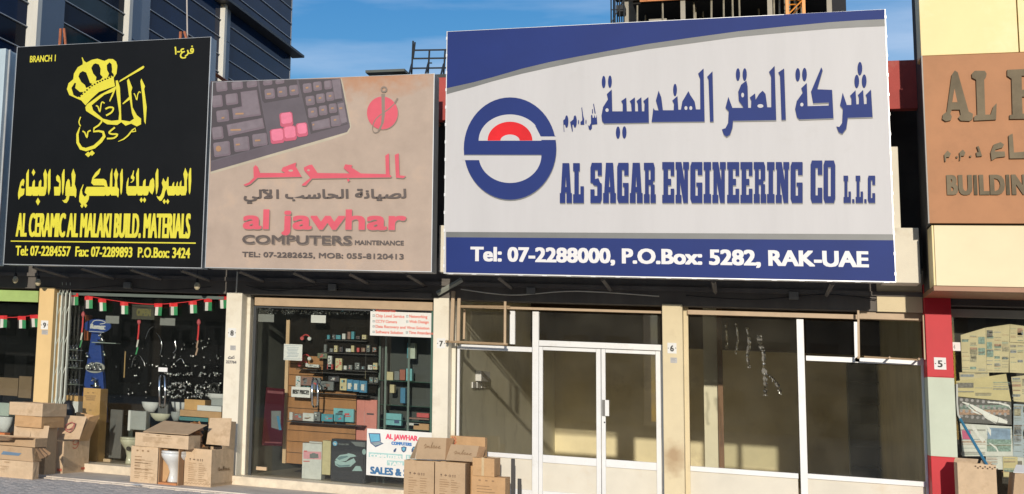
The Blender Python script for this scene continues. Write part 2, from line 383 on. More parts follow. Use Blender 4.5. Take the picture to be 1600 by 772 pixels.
tag(mb.build('edge_stones', walk_m, bed), kind='stuff')

# ------------------------------------------------------------------ shop row
shop = thing('shop_building', 'low cream shop row with numbered pillars and glass fronts behind the signboards', 'building', (0, 0, 0))
X9a, X9b = P(57, 530).x, P(80.5, 530).x
X8a, X8b = P(351.5, 530).x, P(376, 530).x
X7a, X7b = P(676.5, 540).x, P(700, 600).x
X6a, X6b = P(1036, 620).x, P(1068, 620).x
X5a, X5b = P(1449, 620).x, P(1489, 600).x
XL = -15.0
for (a, b, mt) in ((X9a, X9b, ochre), (X8a, X8b, cream2), (X7a, X7b, cream2), (X6a, X6b, M('cream_paint_stained', (.66, .57, .38), .75, var=.08, scale=1.6, stain=((.42, .32, .20), 1.4, .58, .35), bump=.12, spot=(((X6a+X6b)/2, 0, P(1052, 716, 0).z), (.17, .5, .26), (.33, .20, .10))))):
    MB().box(a, b, 0, .42, .0, ZB+.02).build('pillar', mt, shop, bevel=.008)
# light jambs set back in the pillar reveals
for (a, b, mt) in ((X9b, X9b+.05, cream2), (X8b, X8b+.055, cream2), (X7b, X7b+.055, cream2), (X6b, X6b+.06, cream), (X8a-.03, X8a, cream2)):
    MB().box(a+.001, b, YG-.04, .42, ZF, ZB-.002).build('jamb', mt, shop)
MB().box(XL, X5a-.004, -.2, .44, .0, ZF).build('step', marble, shop, bevel=.006)
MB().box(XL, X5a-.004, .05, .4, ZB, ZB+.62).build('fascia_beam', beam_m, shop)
MB().box(XL, X5a-.004, -.02, .05, ZB+.2, ZB+.26).build('cable_tray', beam_m, shop)
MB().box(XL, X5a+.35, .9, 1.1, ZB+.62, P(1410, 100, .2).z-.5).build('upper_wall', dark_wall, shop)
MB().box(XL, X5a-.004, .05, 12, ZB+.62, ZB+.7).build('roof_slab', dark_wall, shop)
MB().box(X7a-.9, P(1434, 120, -.3).x, -.3, -.12, P(1410, 170, -.3).z, P(1410, 94, -.3).z).build('parapet', red_par, shop, bevel=.01)
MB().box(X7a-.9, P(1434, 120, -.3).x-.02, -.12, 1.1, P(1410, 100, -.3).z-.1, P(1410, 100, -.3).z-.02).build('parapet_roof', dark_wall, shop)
MB().box(P(1388, 300, -.35).x, P(1405.5, 300, -.35).x, -.35, -.1, P(1400, 440, -.35).z, P(1400, 229, -.35).z).build('column_stub', cream2, shop, bevel=.006)
MB().box(P(1380, 420, -.7).x, P(1438, 420, -.7).x, -.7, -.2, P(1420, 442, -.7).z, P(1420, 356, -.7).z).build('ledge_block', cream2, shop, bevel=.006)
MB().box(P(686, 390, -.35).x, P(703, 390, -.35).x, -.35, -.1, P(690, 425, -.35).z, P(690, 352, -.35).z).build('column_stub', cream2, shop, bevel=.006)
# pillar heads that carry on up to the beam
MB().box(P(1370, 460, .02).x, X5a-.01, .02, .049, ZB-.004, ZB+.5).build('beam_patch', cream, shop)
# window heads
mb = MB()
Hb(mb, 398, 464.5, 477, X5a and 676, .22, .1); mb.build('roller_shutter_head', beige_metal, shop, bevel=.004)
mb = MB(); Hb(mb, 398, 450.5, 459, 675, .02, .1); mb.build('shutter_guide', beam_m, shop)
mb = MB(); Hb(mb, 92, 456, 460.5, 350, .2, .1); mb.build('shutter_guide', M('teal_steel', (.09, .12, .11), .5), shop)
mb = MB(); Hb(mb, 722, 477, 480.8, 1034, .16, .06); mb.build('head_rail', beige_metal, shop, bevel=.003)
mb = MB(); Hb(mb, 1074, 484, 491, 1440, .16, .06); mb.build('head_rail', beige_metal, shop, bevel=.003)
mb = MB(); Hb(mb, 1342, 484, 498, 1441, .12, .035); mb.build('head_panel', beige_metal, shop, bevel=.003)
# rooms
YB = 12.0; ZC = ZB+.58
Xr0, Xr1 = X7b+.055, X5a
def wall(name, x0, x1, y0, y1, z0, z1, mt): return MB().box(x0, x1, y0, y1, z0, z1).build(name, mt, shop)
wall('partition_wall', X7a+.03, X7b-.01, .42, YB, ZF, ZC, int_wall2)
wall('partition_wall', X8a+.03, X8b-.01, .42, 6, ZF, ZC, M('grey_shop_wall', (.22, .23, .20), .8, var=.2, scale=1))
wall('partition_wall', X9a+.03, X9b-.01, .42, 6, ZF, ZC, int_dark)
wall('partition_wall', X5a, X5a+.12, .42, YB, ZF, ZC, int_wall)
wall('back_wall', X7a, X5a, YB, YB+.15, ZF, ZC, int_wall)
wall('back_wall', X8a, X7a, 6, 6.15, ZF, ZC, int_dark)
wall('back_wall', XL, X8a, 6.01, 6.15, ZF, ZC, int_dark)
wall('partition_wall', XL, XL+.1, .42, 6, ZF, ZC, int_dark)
wall('inner_floor', XL, X5a, .44, YB, .0, ZF-.003, floor_in)
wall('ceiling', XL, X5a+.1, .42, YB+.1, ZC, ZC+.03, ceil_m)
wall('ceiling_beam', X7b, X5a, 8.3, 8.6, P(1150, 547, 8.3).z, ZC-.005, M('brown_beam', (.10, .065, .035), .8))
c0, c1 = P(1100.5, 650, 5.5), P(1122, 650, 5.5)
wall('inner_column', c0.x, c1.x, 5.5, 5.85, ZF, ZC-.01, int_wall2)
q0, q1 = P(1123, 680, 5.4), P(1131, 680, 5.4)
wall('inner_post', q0.x, q1.x, 5.4, 5.5, ZF, ZC-.01, brown_p)
# dark shelf unit at the back
d0, d1 = P(1326, 650, 9), P(1392, 650, 9)
cab = thing('dark_cabinet', 'dark shelf cabinet standing at the back of the empty shop right of the window post', 'cabinet', ((d0.x+d1.x)/2, 9.2, ZF))
zc1 = P(1350, 560, 9).z
mb = MB(); mb.box(d0.x, d0.x+.04, 9, 9.5, ZF, zc1).box(d1.x-.04, d1.x, 9, 9.5, ZF, zc1).box(d0.x+.04, d1.x-.04, 9.46, 9.5, ZF, zc1)
ckm = M('dark_cabinet_laminate', (.012, .013, .014), .35); mb.build('carcass', ckm, cab)
for k in range(7): MB().box(d0.x+.042, d1.x-.042, 9.01, 9.45, ZF+.05+k*(zc1-ZF-.1)/6, ZF+.08+k*(zc1-ZF-.1)/6).build('shelf', M('cabinet_shelf', (.03, .032, .034), .4), cab)

# ------------------------------------------------------------------ glazing of the empty double shop
fr = MB(); Z7s = P(768, 706, YG).z
def frame(name, fn, mt=alu, bevel=.004, par=None):
    mb = MB(); fn(mb); return mb.build(name, mt, par or shop, bevel=bevel)
ztop = P(836, 487, YG).z
def f7(mb):
    Vb(mb, 713.5, 717.5, 620, ZF, P(715, 540, YG).z, YG-.02, .06)
    Vb(mb, 831.5, 841.5, 620, ZF, ztop, YG-.04, .09)
    Vb(mb, 796.5, 804.5, 510, P(800, 538, YG).z, P(800, 486, YG).z, YG-.03, .07)
    Hb(mb, 718, 538, 545.5, 831.2, YG-.03, .07)
    Hb(mb, 842, 531.5, 540.5, 1036, YG-.03, .07)
    Vb(mb, 1033.5, 1038, 650, ZF, P(1035, 540, YG).z, YG-.02, .06)
    Hb(mb, 718, 703, 710, 831.2, YG-.03, .07)
    Hb(mb, 718, 757, 766, 831.2, YG-.03, .07)
o = frame('window_frame', f7)
def pane(x0, y0, x1, y1, Y=YG+.012, mt=g_dusty, par=None, name='glass_pane'):
    a, b = P(x0, (y0+y1)/2, Y), P(x1, (y0+y1)/2, Y); c, d = P(x0, y0, Y), P(x0, y1, Y)
    return MB().box(a.x, b.x, Y, Y+.006, d.z, c.z).build(name, mt, par or shop)
pane(717.7, 545.5, 831, 703.2, par=o); pane(722, 486, 796, 538, par=o); pane(805, 483, 831, 546, par=o); pane(842, 487, 1036, 531, par=o)
mb = MB(); Hb(mb, 717.7, 710.3, 756.8, 831, YG, .03); mb.build('lower_panel', panel_m, o)
# doors
for (xa, xb, xh) in ((842.3, 939.4, 0), (940.2, 1033, 1)):
    d = MB(); zt = P(842, 541, YG).z-.004; zb = ZF+.02
    xa_, xb_ = P(xa, 640, YG).x, P(xb, 640, YG).x; t = .055
    d.box(xa_, xa_+t, YG-.035, YG+.02, zb, zt).box(xb_-t*1.15, xb_, YG-.035, YG+.02, zb, zt)
    zr1, zr0 = P(842, 710, YG).z, P(842, 722, YG).z
    d.box(xa_+t+.001, xb_-t*1.15-.001, YG-.03, YG+.02, zt-.05, zt-.001).box(xa_+t+.001, xb_-t*1.15-.001, YG-.03, YG+.02, zr0, zr1).box(xa_+t+.001, xb_-t*1.15-.001, YG-.03, YG+.02, zb+.001, zb+.1)
    do = d.build('door', alu, shop, bevel=.004)
    MB().box(xa_+t, xb_-t*1.15, YG, YG+.006, zr1, zt-.05).build('glass_pane', g_dusty, do)
    MB().box(xa_+t, xb_-t*1.15, YG-.005, YG+.012, zb+.1, zr0).build('lower_panel', panel_m, do)
    if xh:
        h0, h1 = P(941.5, 638, YG), P(952.5, 638, YG); za, zb_ = P(947, 650, YG).z, P(947, 625, YG).z
        MB().box(h0.x, h0.x+.05, YG-.06, YG-.036, za, zb_).build('lock_plate', M('dark_handle_plate', (.10, .10, .10), .4), do)
        MB().box(h0.x+.04, h1.x, YG-.085, YG-.06, za, zb_).build('handle', white_p, do, bevel=.004)
        MB().tube([((h0.x+.03), YG-.045, za-.09), (h0.x+.03, YG-.033, za-.09)], .012, 10).build('lock_cylinder', chrome, do)
zt6 = P(1250, 499, YG).z
def f6(mb):
    Vb(mb, 1247.6, 1258.8, 620, ZF, zt6, YG-.04, .09)
    Vb(mb, 1334.5, 1342.5, 530, P(1338, 566, YG).z, P(1338, 503, YG).z, YG-.03, .07)
    Hb(mb, 1259.2, 555.5, 563.5, 1445, YG-.03, .07)
    Hb(mb, 1078.5, 728, 736, 1247.3, YG-.03, .07)
    Hb(mb, 1259.2, 739.8, 747.6, 1446, YG-.03, .07)
    Hb(mb, 1078.5, 790, 800, 1446, YG-.02, .06)
    Vb(mb, 1442.5, 1446.5, 650, ZF, P(1444, 560, YG).z, YG-.02, .06)
o = frame('window_frame', f6)
pane(1078.6, 487, 1247.6, 728.3, par=o); pane(1259, 500, 1334.5, 555.5, par=o, mt=g_dark); pane(1342.6, 500, 1444, 556, par=o, mt=g_dark); pane(1259, 563.7, 1443, 740, par=o)
mb = MB(); Hb(mb, 1078.6, 736.2, 790, 1247.3, YG, .03); Hb(mb, 1259.2, 747.8, 790, 1446, YG, .03); mb.build('lower_panel', panel_m, o)
# loose clear film taped inside the pane
fm = thing('plastic_film', 'strips of clear crinkled plastic film hanging inside the window right of pillar six', 'plastic film', tuple(P(1190, 560, .45)))
rnd = random.Random(5)
for pts, wd in (([(1186, 522), (1188, 538), (1193, 552), (1194, 575), (1196, 600), (1196, 618)], 4), ([(1167, 512), (1171, 535), (1168, 556), (1171, 575)], 3), ([(1200, 585), (1208, 592), (1214, 600), (1220, 615)], 3), ([(1150, 505), (1153, 530), (1149, 553)], 2), ([(1134, 505), (1136, 530), (1135, 545)], 2)):
    sp_ = smooth_path(pts, 6); mb = MB(); sh_ = MB(); wv_ = [wd*rnd.uniform(.9, 2.3) for _ in sp_]; yy = [.42+rnd.uniform(-.02, .02) for _ in sp_]
    for i in range(len(sp_)-1):
        (x0, y0), (x1, y1) = sp_[i], sp_[i+1]; a0, a1 = wv_[i]/2, wv_[i+1]/2
        mb.poly([P(x0-a0, y0, yy[i]), P(x0, y0, yy[i]-.012), P(x1, y1, yy[i+1]-.012), P(x1-a1, y1, yy[i+1])]); mb.poly([P(x0, y0, yy[i]-.012), P(x0+a0, y0, yy[i]+.01), P(x1+a1, y1, yy[i+1]+.01), P(x1, y1, yy[i+1]-.012)])
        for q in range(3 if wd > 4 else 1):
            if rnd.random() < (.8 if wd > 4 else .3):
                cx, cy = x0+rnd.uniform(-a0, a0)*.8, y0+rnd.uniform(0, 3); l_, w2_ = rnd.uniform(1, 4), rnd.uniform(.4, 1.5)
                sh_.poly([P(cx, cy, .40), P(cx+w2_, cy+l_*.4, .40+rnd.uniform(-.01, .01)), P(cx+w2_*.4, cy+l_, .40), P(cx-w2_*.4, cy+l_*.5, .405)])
    mb.build('film_strip', plast, fm); sh_.build('highlight_shard', M('film_highlight', (.60, .61, .60), .25, metal=.3, var=.4, scale=25), fm) if sh_.v else None  # pale shards stand for the highlights on the film

# awning cages left over in front of the glass
def cage(label, segs, Y, loc):
    t = thing('awning_frame', label, 'metal frame', tuple(P(loc[0], loc[1], Y)))
    for a, b, wd in segs:
        mb = MB(); bar(mb, P(a[0], a[1], a[2] if len(a) > 2 else Y), P(b[0], b[1], b[2] if len(b) > 2 else Y), wd); mb.build('steel_bar', beige_metal, t, bevel=.002)
cage('rusty beige steel cage over the window right of pillar seven', [((708.5, 455, -.1), (706, 534, -.1), .05), ((717.5, 466), (716, 533), .045), ((726, 484, .2), (725, 530, .2), .03), ((716, 478.8), (797, 479.8), .028), ((789.5, 471), (789, 538), .034), ((696, 533.5), (793, 538), .026), ((706, 533, .25), (697, 534, -.3), .025), ((755, 478, .25), (755, 479, -.12), .02)], -.12, (750, 530))
cage('beige steel cage over the window beside the red pillar', [((1341, 485), (1342, 560), .026), ((1350, 557.5), (1436, 562.5), .018), ((1443, 491), (1445.5, 562), .024), ((1341, 558, .25), (1341, 559, -.12), .025), ((1390, 558, .25), (1390, 559, -.12), .025), ((1436, 560, .25), (1436, 561, -.12), .025)], -.08, (1390, 560))
# wall items on the left partition of the empty shop (seen through the glass)
def side_item(px0, px1, py0, py1, mt, nm, th=.03, par=None):
    X = X7b+.003; a = PX(px0, (py0+py1)/2, X); b = PX(px1, (py0+py1)/2, X); zt = PX(px0, py0, X).z; zb = PX(px0, py1, X).z
    return MB().box(X, X+th, a.y, b.y, zb, zt).build(nm, mt, par)
o = side_item(743, 757, 579, 595, white_p, 'meter_box', .09); tag(o, 'small white electric box on the side wall inside the window right of pillar seven', 'electric box')
for k in range(3):
    o = side_item(737+k*7, 742.5+k*7, 597, 606, white_p, 'light_switch', .02); tag(o, 'white wall switch in the row of three under the electric box, '+['leftmost', 'middle', 'rightmost'][k], 'switch', 'switches under the electric box')

# ------------------------------------------------------------------ number plates and stickers
def plate(ch, x0, y0, x1, y1, label, Y=-.006, dash=True):
    t = thing('number_plate', label, 'number plate', tuple(P((x0+x1)/2, (y0+y1)/2, Y)))
    a, b = P(x0, y1, Y), P(x1, y0, Y)
    MB().box(a.x, b.x, Y, -.0005 if Y > -.01 else Y+.01, a.z, b.z).build('plate', paper, t)
    F = Face(Y, t); mx = (x0+x1)/2; w = (x1-x0); h = y1-y0
    sign_text(F, 'numeral', M('black_print', (.02, .02, .02), .6), ch, mx-w*.21, y0+h*.2, y1-h*.2, mx+w*.21, fat=.004)
    if dash: polys(F, 'dash', M('black_print', (.02,)*3), [[(x0+w*.04, y0+h*.46), (x0+w*.14, y0+h*.46), (x0+w*.14, y0+h*.54), (x0+w*.04, y0+h*.54)], [(x1-w*.14, y0+h*.46), (x1-w*.04, y0+h*.46), (x1-w*.04, y0+h*.54), (x1-w*.14, y0+h*.54)]])
plate('9', 63.5, 501, 75.5, 514.5, 'white number 9 plate on the ochre pillar')
plate('8', 356, 513, 369, 527, 'white number 8 plate on the cream pillar between the two lit shop windows')
plate('7', 682.5, 529, 696, 544, 'white number 7 plate beside the rusty beige steel cage')
plate('6', 1043, 536, 1057, 552, 'white number 6 plate on the cream pillar between the wide windows')
plate('5', 1460, 559, 1478, 577, 'white number 5 plate on the red pillar', Y=-.156)
def sticker(x0, y0, x1, y1, label, Y=-.004, nm='sticker'):
    t = thing(nm, label, 'sticker', tuple(P((x0+x1)/2, (y0+y1)/2, Y)))
    a, b = P(x0, y1, Y), P(x1, y0, Y); MB().box(a.x, b.x, Y, -.0005, a.z, b.z).build('sheet', M('grey_sticker', (.42, .42, .42), .5), t)
    F = Face(Y, t); k = 4
    polys(F, 'print', M('faint_grey_print', (.2, .2, .22), .6), [[(x0+1, y0+(y1-y0)*(i+.3)/k), (x1-1.2-i % 2*2, y0+(y1-y0)*(i+.3)/k), (x1-1.2-i % 2*2, y0+(y1-y0)*(i+.6)/k), (x1 and x0+1, y0+(y1-y0)*(i+.6)/k)] for i in range(k)])
sticker(65, 516, 75, 522.5, 'small grey sticker on the ochre pillar')
sticker(359.5, 540, 368.5, 547, 'small grey sticker over the faded black stencil')
sticker(1047.5, 559, 1058, 567, 'small pale sticker on the pillar between the wide windows')
t = thing('stencil_mark', 'faded black stencilled letters low on pillar eight', 'marking', tuple(P(361, 560, -.003))); F = Face(-.001, t)
sign_text(F, 'numerals', M('faded_black', (.10, .10, .11), .7), '227764', 353, 563, 567.5, 369.5, fat=.003)
polys(F, 'scribble', M('faded_black', (.1,)*3), ribbon([(356, 560), (359, 557), (362, 559), (366, 556), (366.5, 559.5), (357, 560.5)], 1.4))

# ------------------------------------------------------------------ signboards
YS = -1.55
ybl = M('sign_yellow_vinyl', (.66, .60, .03), .45, var=.06, scale=5)
def signboard(label, c, face_m, frame_m, th, ftw=.03):
    """c: px corners left/top, right/top, bottom-left, bottom-right"""
    (a, b, cc, d) = [P(x, y, YS) for x, y in c]
    x0, x1 = (a.x+cc.x)/2, (b.x+d.x)/2; z1, z0 = (a.z+b.z)/2, (cc.z+d.z)/2
    t = thing('signboard', label, 'signboard', ((x0+x1)/2, YS+th/2, z0))
    MB().box(x0+.004, x1-.004, YS, YS+.02, z0+.004, z1-.004).build('face_panel', face_m, t)
    mb = MB(); k = ftw
    mb.box(x0, x1, YS+.021, YS+th, z0, z1); mb.build('cabinet', frame_m, t, bevel=.004)
    mb = MB(); e = .004
    mb.box(x0-e, x0+.007, YS-e, YS+.03, z0-e, z1+e).box(x1-.007, x1+e, YS-e, YS+.03, z0-e, z1+e)
    mb.box(x0+.0075, x1-.0075, YS-e, YS+.03, z1-.003, z1+e*.5).box(x0+.0075, x1-.0075, YS-e, YS+.03, z0-e, z0+.006); mb.build('edge_trim', M('edge_trim_metal', (.42, .44, .46), .4, metal=.5), t)
    for i in range(4):
        xx = x0+(x1-x0)*(i+.5)/4
        bar(MB0(), (xx, YS+th-.03, z0-.02), (xx-.02, -.0, z0+.05-.12), .04).build('support_bracket', beam_m, t)
        bar(MB0(), (xx, YS+th, z1-.25), (xx, .88, z1-.3), .05).build('tie_bar', rust, t)
    return t, (x0, x1, z0, z1)
black_face = M('black_vinyl', (.004, .004, .0045), .3, var=.3, scale=1.5, stain=((.035, .035, .035), 1.2, .64, .3), spec=.2)
s1, r1 = signboard('black signboard with yellow crown and lettering, BRANCH 1', [(26, 73.7), (325, 58), (6.5, 413), (320, 419)], black_face, M('blue_grey_cabinet', (.24, .30, .36), .5), .26)
F = Face(YS, s1)
sign_text(F, 'lettering', ybl, 'BRANCH 1', 46.6, 87, 97.4, 87, fat=.003)
sign_text(F, 'lettering', ybl, '\u0661-\uFEC9\uFEAE\uFED3', 272, 73, 92, 303, fat=.0045, bbox=True)
sign_text(F, 'lettering', ybl, 'AL CERAMIC AL MALAKI BUILD. MATERIALS', 24.5, 331.5, 369, 298, fat=.011)
sign_text(F, 'lettering', ybl, 'Tel: 07-2284557  Fax: 07-2289893  P.O.Box: 3424', 24, 383.3, 398.8, 297.5, fat=.006)
polys(F, 'underline', ybl, [[(17, 376), (306, 379), (306, 381), (17, 377.6)]])
A1 = dict(org=(20, 255), sc=10.667); B1 = dict(org=(160, 255), sc=10.667)
def dia(cx, cy, rx, ry): return [(cx-rx, cy), (cx, cy-ry), (cx+rx, cy), (cx, cy+ry)]
polys(F, 'arabic_lettering', ybl, [
 [(100,610),(90,545),(90,500),(110,400),(130,320),(160,270),(185,262),(198,300),(180,385),(160,365),(135,395),(150,425),(200,425),(190,520),(160,545),(130,560)],
 [(222,400),(228,180),(262,98),(270,110),(268,400),(268,540),(222,535)],
 [(222,395),(550,395),(545,520),(530,545),(440,545),(430,520),(420,545),(335,545),(325,520),(310,545),(225,540)],
 [(322,400),(335,310),(362,275),(372,300),(368,400)], [(430,400),(440,310),(470,275),(480,300),(475,400)], dia(348,155,30,60), dia(422,640,36,65),
 [(520,400),(524,300),(512,180),(545,95),(578,190),(568,300),(570,400),(550,520),(520,520)],
 [(585,200),(600,140),(622,95),(632,110),(630,420),(602,535),(588,480)],
 [(690,395),(770,395),(778,330),(728,290),(725,230),(750,192),(785,230),(802,310),(800,480),(785,540),(695,540)],
 [(820,190),(850,100),(866,105),(866,300),(850,480),(835,535),(822,480)],
 [(880,420),(895,320),(925,262),(950,285),(962,395),(985,395),(990,330),(980,180),(1012,90),(1050,200),(1035,350),(1065,440),(1060,540),(1048,580),(1025,545),(880,545)],
 [(900,540),(948,540),(935,610),(900,665),(860,660),(825,615),(850,620),(885,600)],
 [(1310,330),(1330,240),(1380,160),(1460,85),(1465,100),(1440,180),(1350,262),(1520,262),(1560,290),(1585,400),(1600,400),(1600,545),(1560,545),(1545,520),(1530,545),(1275,545),(1270,600),(1250,640),(1200,700),(1150,690),(1110,640),(1110,560),(1130,450),(1175,350),(1182,365),(1155,450),(1165,520),(1200,560),(1240,530),(1200,490),(1215,430),(1235,395),(1540,395),(1520,372),(1350,370)],
 dia(1157,710,28,40), dia(1216,706,28,40)], **A1)
polys(F, 'arabic_lettering', ybl, [
 [(125,400),(135,180),(165,88),(170,100),(168,400)],
 [(90,395),(240,395),(265,410),(280,440),(275,540),(265,575),(240,540),(150,540),(135,510),(120,540),(75,540),(60,515),(45,540),(45,395)],
 [(205,400),(215,290),(195,180),(232,85),(268,185),(248,290),(255,400)],
 [(298,180),(330,90),(342,110),(345,300),(330,480),(315,530),(302,480)],
 [(400,400),(408,320),(435,238),(442,250),(432,385),(570,385),(565,180),(600,80),(612,100),(612,385),(675,385),(685,300),(718,262),(725,280),(722,385),(780,385),(800,290),(845,245),(865,280),(872,380),(860,460),(835,525),(800,490),(780,460),(765,520),(745,540),(690,540),(680,515),(665,540),(595,540),(580,500),(560,540),(430,540),(405,500)],
 [(470,320),(500,300),(510,275),(478,255),(480,220),(500,190),(520,118),(532,130),(520,205),(540,240),(530,290),(505,318),(480,328)],
 [(888,180),(918,85),(935,110),(937,380),(915,500),(900,525),(890,400)],
 [(905,545),(935,560),(965,550),(990,500),(1012,400),(992,330),(1018,250),(1052,310),(1070,300),(1092,228),(1105,240),(1108,385),(1165,385),(1170,350),(1195,312),(1200,320),(1198,385),(1232,385),(1235,350),(1255,305),(1262,315),(1258,385),(1290,385),(1292,330),(1318,288),(1322,300),(1318,385),(1368,385),(1370,290),(1352,180),(1385,78),(1428,190),(1410,290),(1412,450),(1390,535),(1320,540),(1300,515),(1280,540),(1235,540),(1220,515),(1200,540),(1150,540),(1100,540),(1085,500),(1075,430),(1050,470),(1030,560),(990,625),(960,630),(925,590)],
 [(1438,190),(1465,78),(1482,90),(1484,300),(1470,480),(1455,525),(1442,480)],
 dia(652,615,28,45), dia(706,615,28,45), dia(1035,640,28,45), dia(1092,640,28,45)], **B1)
C1 = dict(org=(80, 80), sc=4.54)
polys(F, 'crown', ybl, [[(218,45),(224,45),(235,70),(252,82),(290,62),(330,54),(365,66),(380,70),(410,56),(440,57),(462,75),(471,105),(465,160),(445,190),(448,215),(455,250),(400,268),(340,290),(285,340),(245,385),(215,350),(180,335),(130,312),(113,270),(125,228),(158,200),(163,160),(190,115),(225,95),(226,80)]], **C1)
polys(F, 'crown_opening', black_face, [[(145,262),(168,225),(178,228),(172,262),(205,290),(230,290),(215,312),(190,328),(160,312)], [(195,180),(205,155),(225,142),(250,152),(268,200),(276,225),(292,232),(280,248),(250,262),(240,240),(215,220)], [(286,120),(300,95),(315,87),(340,95),(352,125),(350,165),(368,185),(350,205),(318,212),(322,185),(300,160)], [(396,100),(415,80),(430,92),(434,130),(432,150),(447,168),(430,176),(402,185),(412,160),(398,135)]]+[ell(x, y, 7, 6, 10) for x, y in [(205,322),(222,306),(240,291),(256,276),(275,260),(292,246),(310,236),(330,225),(348,216),(366,208),(385,200),(403,193),(422,185),(440,176)]]+ribbon(smooth_path([(262,370),(300,330),(350,295),(400,270),(455,252)]), 3), **C1)
cal = [[(485,222),(490,208),(655,105),(664,112),(655,125)],
 [(245,400),(255,380),(350,310),(462,250),(462,265),(440,320),(418,362),(415,350),(440,290),(380,310),(290,385),(300,420),(370,480),(430,495),(480,490),(485,440),(465,300),(460,210),(475,208),(490,260),(497,400),(500,490),(560,500),(590,480),(575,440),(560,345),(512,378),(508,372),(555,325),(540,210),(552,195),(578,260),(570,290),(580,400),(610,455),(640,480),(640,520),(610,535),(570,515),(530,530),(500,505),(470,525),(400,520),(320,470),(250,425)],
 [(635,215),(642,195),(668,250),(662,270),(680,400),(672,520),(662,500),(650,330)], dia(265,733,22,20), dia(292,724,20,20)]
for pts, wd in (([(590,300),(600,320),(610,348),(616,310),(628,288),(636,298)], 7), ([(320,388),(335,395),(348,432),(356,385),(365,362),(382,372)], 9), ([(388,412),(415,400),(444,405),(432,435),(393,458)], 12), ([(207,540),(190,590),(192,650),(215,690),(250,700),(310,680),(355,640),(380,605),(372,575),(340,568),(305,572),(308,548),(340,528),(360,505),(362,488)], [6,16,20,24,24,24,24,22,18,14,14,12,12,12,10]), ([(213,468),(201,505),(213,535)], 8), ([(226,568),(243,580),(258,615),(265,575),(285,565)], 10), ([(456,543),(415,578),(436,590),(475,592),(450,618),(400,622)], 12), ([(480,643),(520,625),(550,600),(580,562),(600,548),(604,570),(578,574)], [4,9,11,10,9,9,8])):
    if isinstance(wd, list):
        cal += ribbon(pts, wd)
    else: cal += ribbon(smooth_path(pts, 3), wd)
polys(F, 'calligraphy', ybl, cal, **C1)
# rusty stubs and pole on top of the first board
zt = r1[3]
for (px, lab, h) in ((98, 'rusty steel bracket stub sticking up above BRANCH 1', .30), (286, 'rusty steel bracket stub above the right end of the black signboard', .14)):
    t = thing('steel_stub', lab, 'steel stub', (P(px, 60, YS+.15).x, YS+.15, zt))
    x = P(px, 60, YS+.15).x
    MB().box(x-.05, x-.01, YS+.1, YS+.14, zt, zt+h).build('angle_iron', rust, t, bevel=.004); mb = MB(); bar(mb, (x+.03, YS+.12, zt+h), (x+.08, YS+.12, zt), .035); mb.build('brace', rust, t)
x = P(293, 30, YS+.2).x
tag(MB().tube([(x+.02, YS+.2, zt-.1), (x-.03, YS+.2, zt+.75)], .012, 8).build('thin_pole', M('grey_pole', (.45, .40, .36), .5)), 'thin grey pole rising behind the black signboard', 'pole')

pinkf = M('pinkish_sign_face', (.42, .33, .27), .5, var=.09, scale=2.5, stain=((.50, .36, .26), 2.5, .55, .5), spec=.2, spot=((.75, 0, 2.9), (1.15, 1, .42), (.43, .19, .085)))
s2, r2 = signboard('faded pink and beige signboard showing a computer keyboard', [(329.5, 126), (674, 118), (323.5, 418.2), (679, 424.8)], pinkf, M('grey_cabinet', (.30, .31, .31), .5), .34)
F = Face(YS, s2); K = dict(org=(320, 115), sc=4.679)
kb = M('keyboard_grey', (.115, .10, .118), .5, spec=.2, var=.12, scale=3); kd = M('keyboard_well', (.045, .035, .045), .5); kk = M('key_mauve', (.19, .16, .185), .5, spec=.2, var=.15, scale=6); kks = M('key_side', (.15, .11, .14), .5)
kp = M('pink_key', (.66, .16, .26), .45, var=.12, scale=8); kps = M('pink_key_side', (.45, .07, .13), .45)
polys(F, 'keyboard_outline', M('keyboard_halo', (.42, .37, .28), .5), [[(42, 60), (1000, 36), (1015, 90), (1055, 300), (1072, 390), (1048, 438), (900, 490), (42, 735)]], **K)
polys(F, 'keyboard_body', kb, [[(42, 55), (992, 35), (1005, 90), (1045, 300), (1062, 390), (1040, 428), (42, 718)]], **K)
polys(F, 'keyboard_shadow', M('keyboard_edge', (.085, .065, .085), .5), [[(42, 715), (1040, 428), (1062, 392), (1058, 360), (44, 650)]], **K)
polys(F, 'key_well', kd, [[(45, 60), (383, 54), (470, 520), (45, 638)], [(397, 52), (670, 46), (692, 172), (435, 216), (420, 195)], [(683, 45), (925, 40), (945, 190), (1005, 185), (1010, 200), (965, 210), (985, 380), (1045, 362), (1046, 370), (775, 442)]], **K)
keys = [(80,60,160,130),(195,58,275,115),(305,55,380,100),(50,160,125,245),(150,148,238,228),(82,268,172,352),(50,390,130,480),(60,500,180,605),(208,465,320,568),(345,440,452,530),(425,50,492,85),(515,45,580,75),(435,112,508,185),(528,98,598,170),(615,85,680,158),(715,72,778,140),(790,60,852,125),(870,52,925,115),(735,165,800,232),(812,148,875,215),(885,135,942,200),(752,250,820,322),(832,235,892,305),(905,220,962,288),(918,308,990,385)]
def keyq(x0, y0, x1, y1, r=8):
    s = .1*(x1-x0); l = .08*(y1-y0)
    def c(px, py): return (px+(py-y0)*.1, py-(px-x0)*.13+s*.6)
    return [c(*p) for p in [(x0+r, y0), (x1-r, y0), (x1, y0+r), (x1, y1-r), (x1-r, y1), (x0+r, y1), (x0, y1-r), (x0, y0+r)]]
inner = lambda q: (q[0]+5, q[1]+2, q[2]-9, q[3]-12)
polys(F, 'key_side', kks, [keyq(*q) for q in keys]+[[(262,135),(382,120),(412,305),(210,335),(200,255),(272,240)], [(160,375),(422,325),(438,400),(175,458)], [(780,355),(912,325),(920,395),(790,418)]], **K)
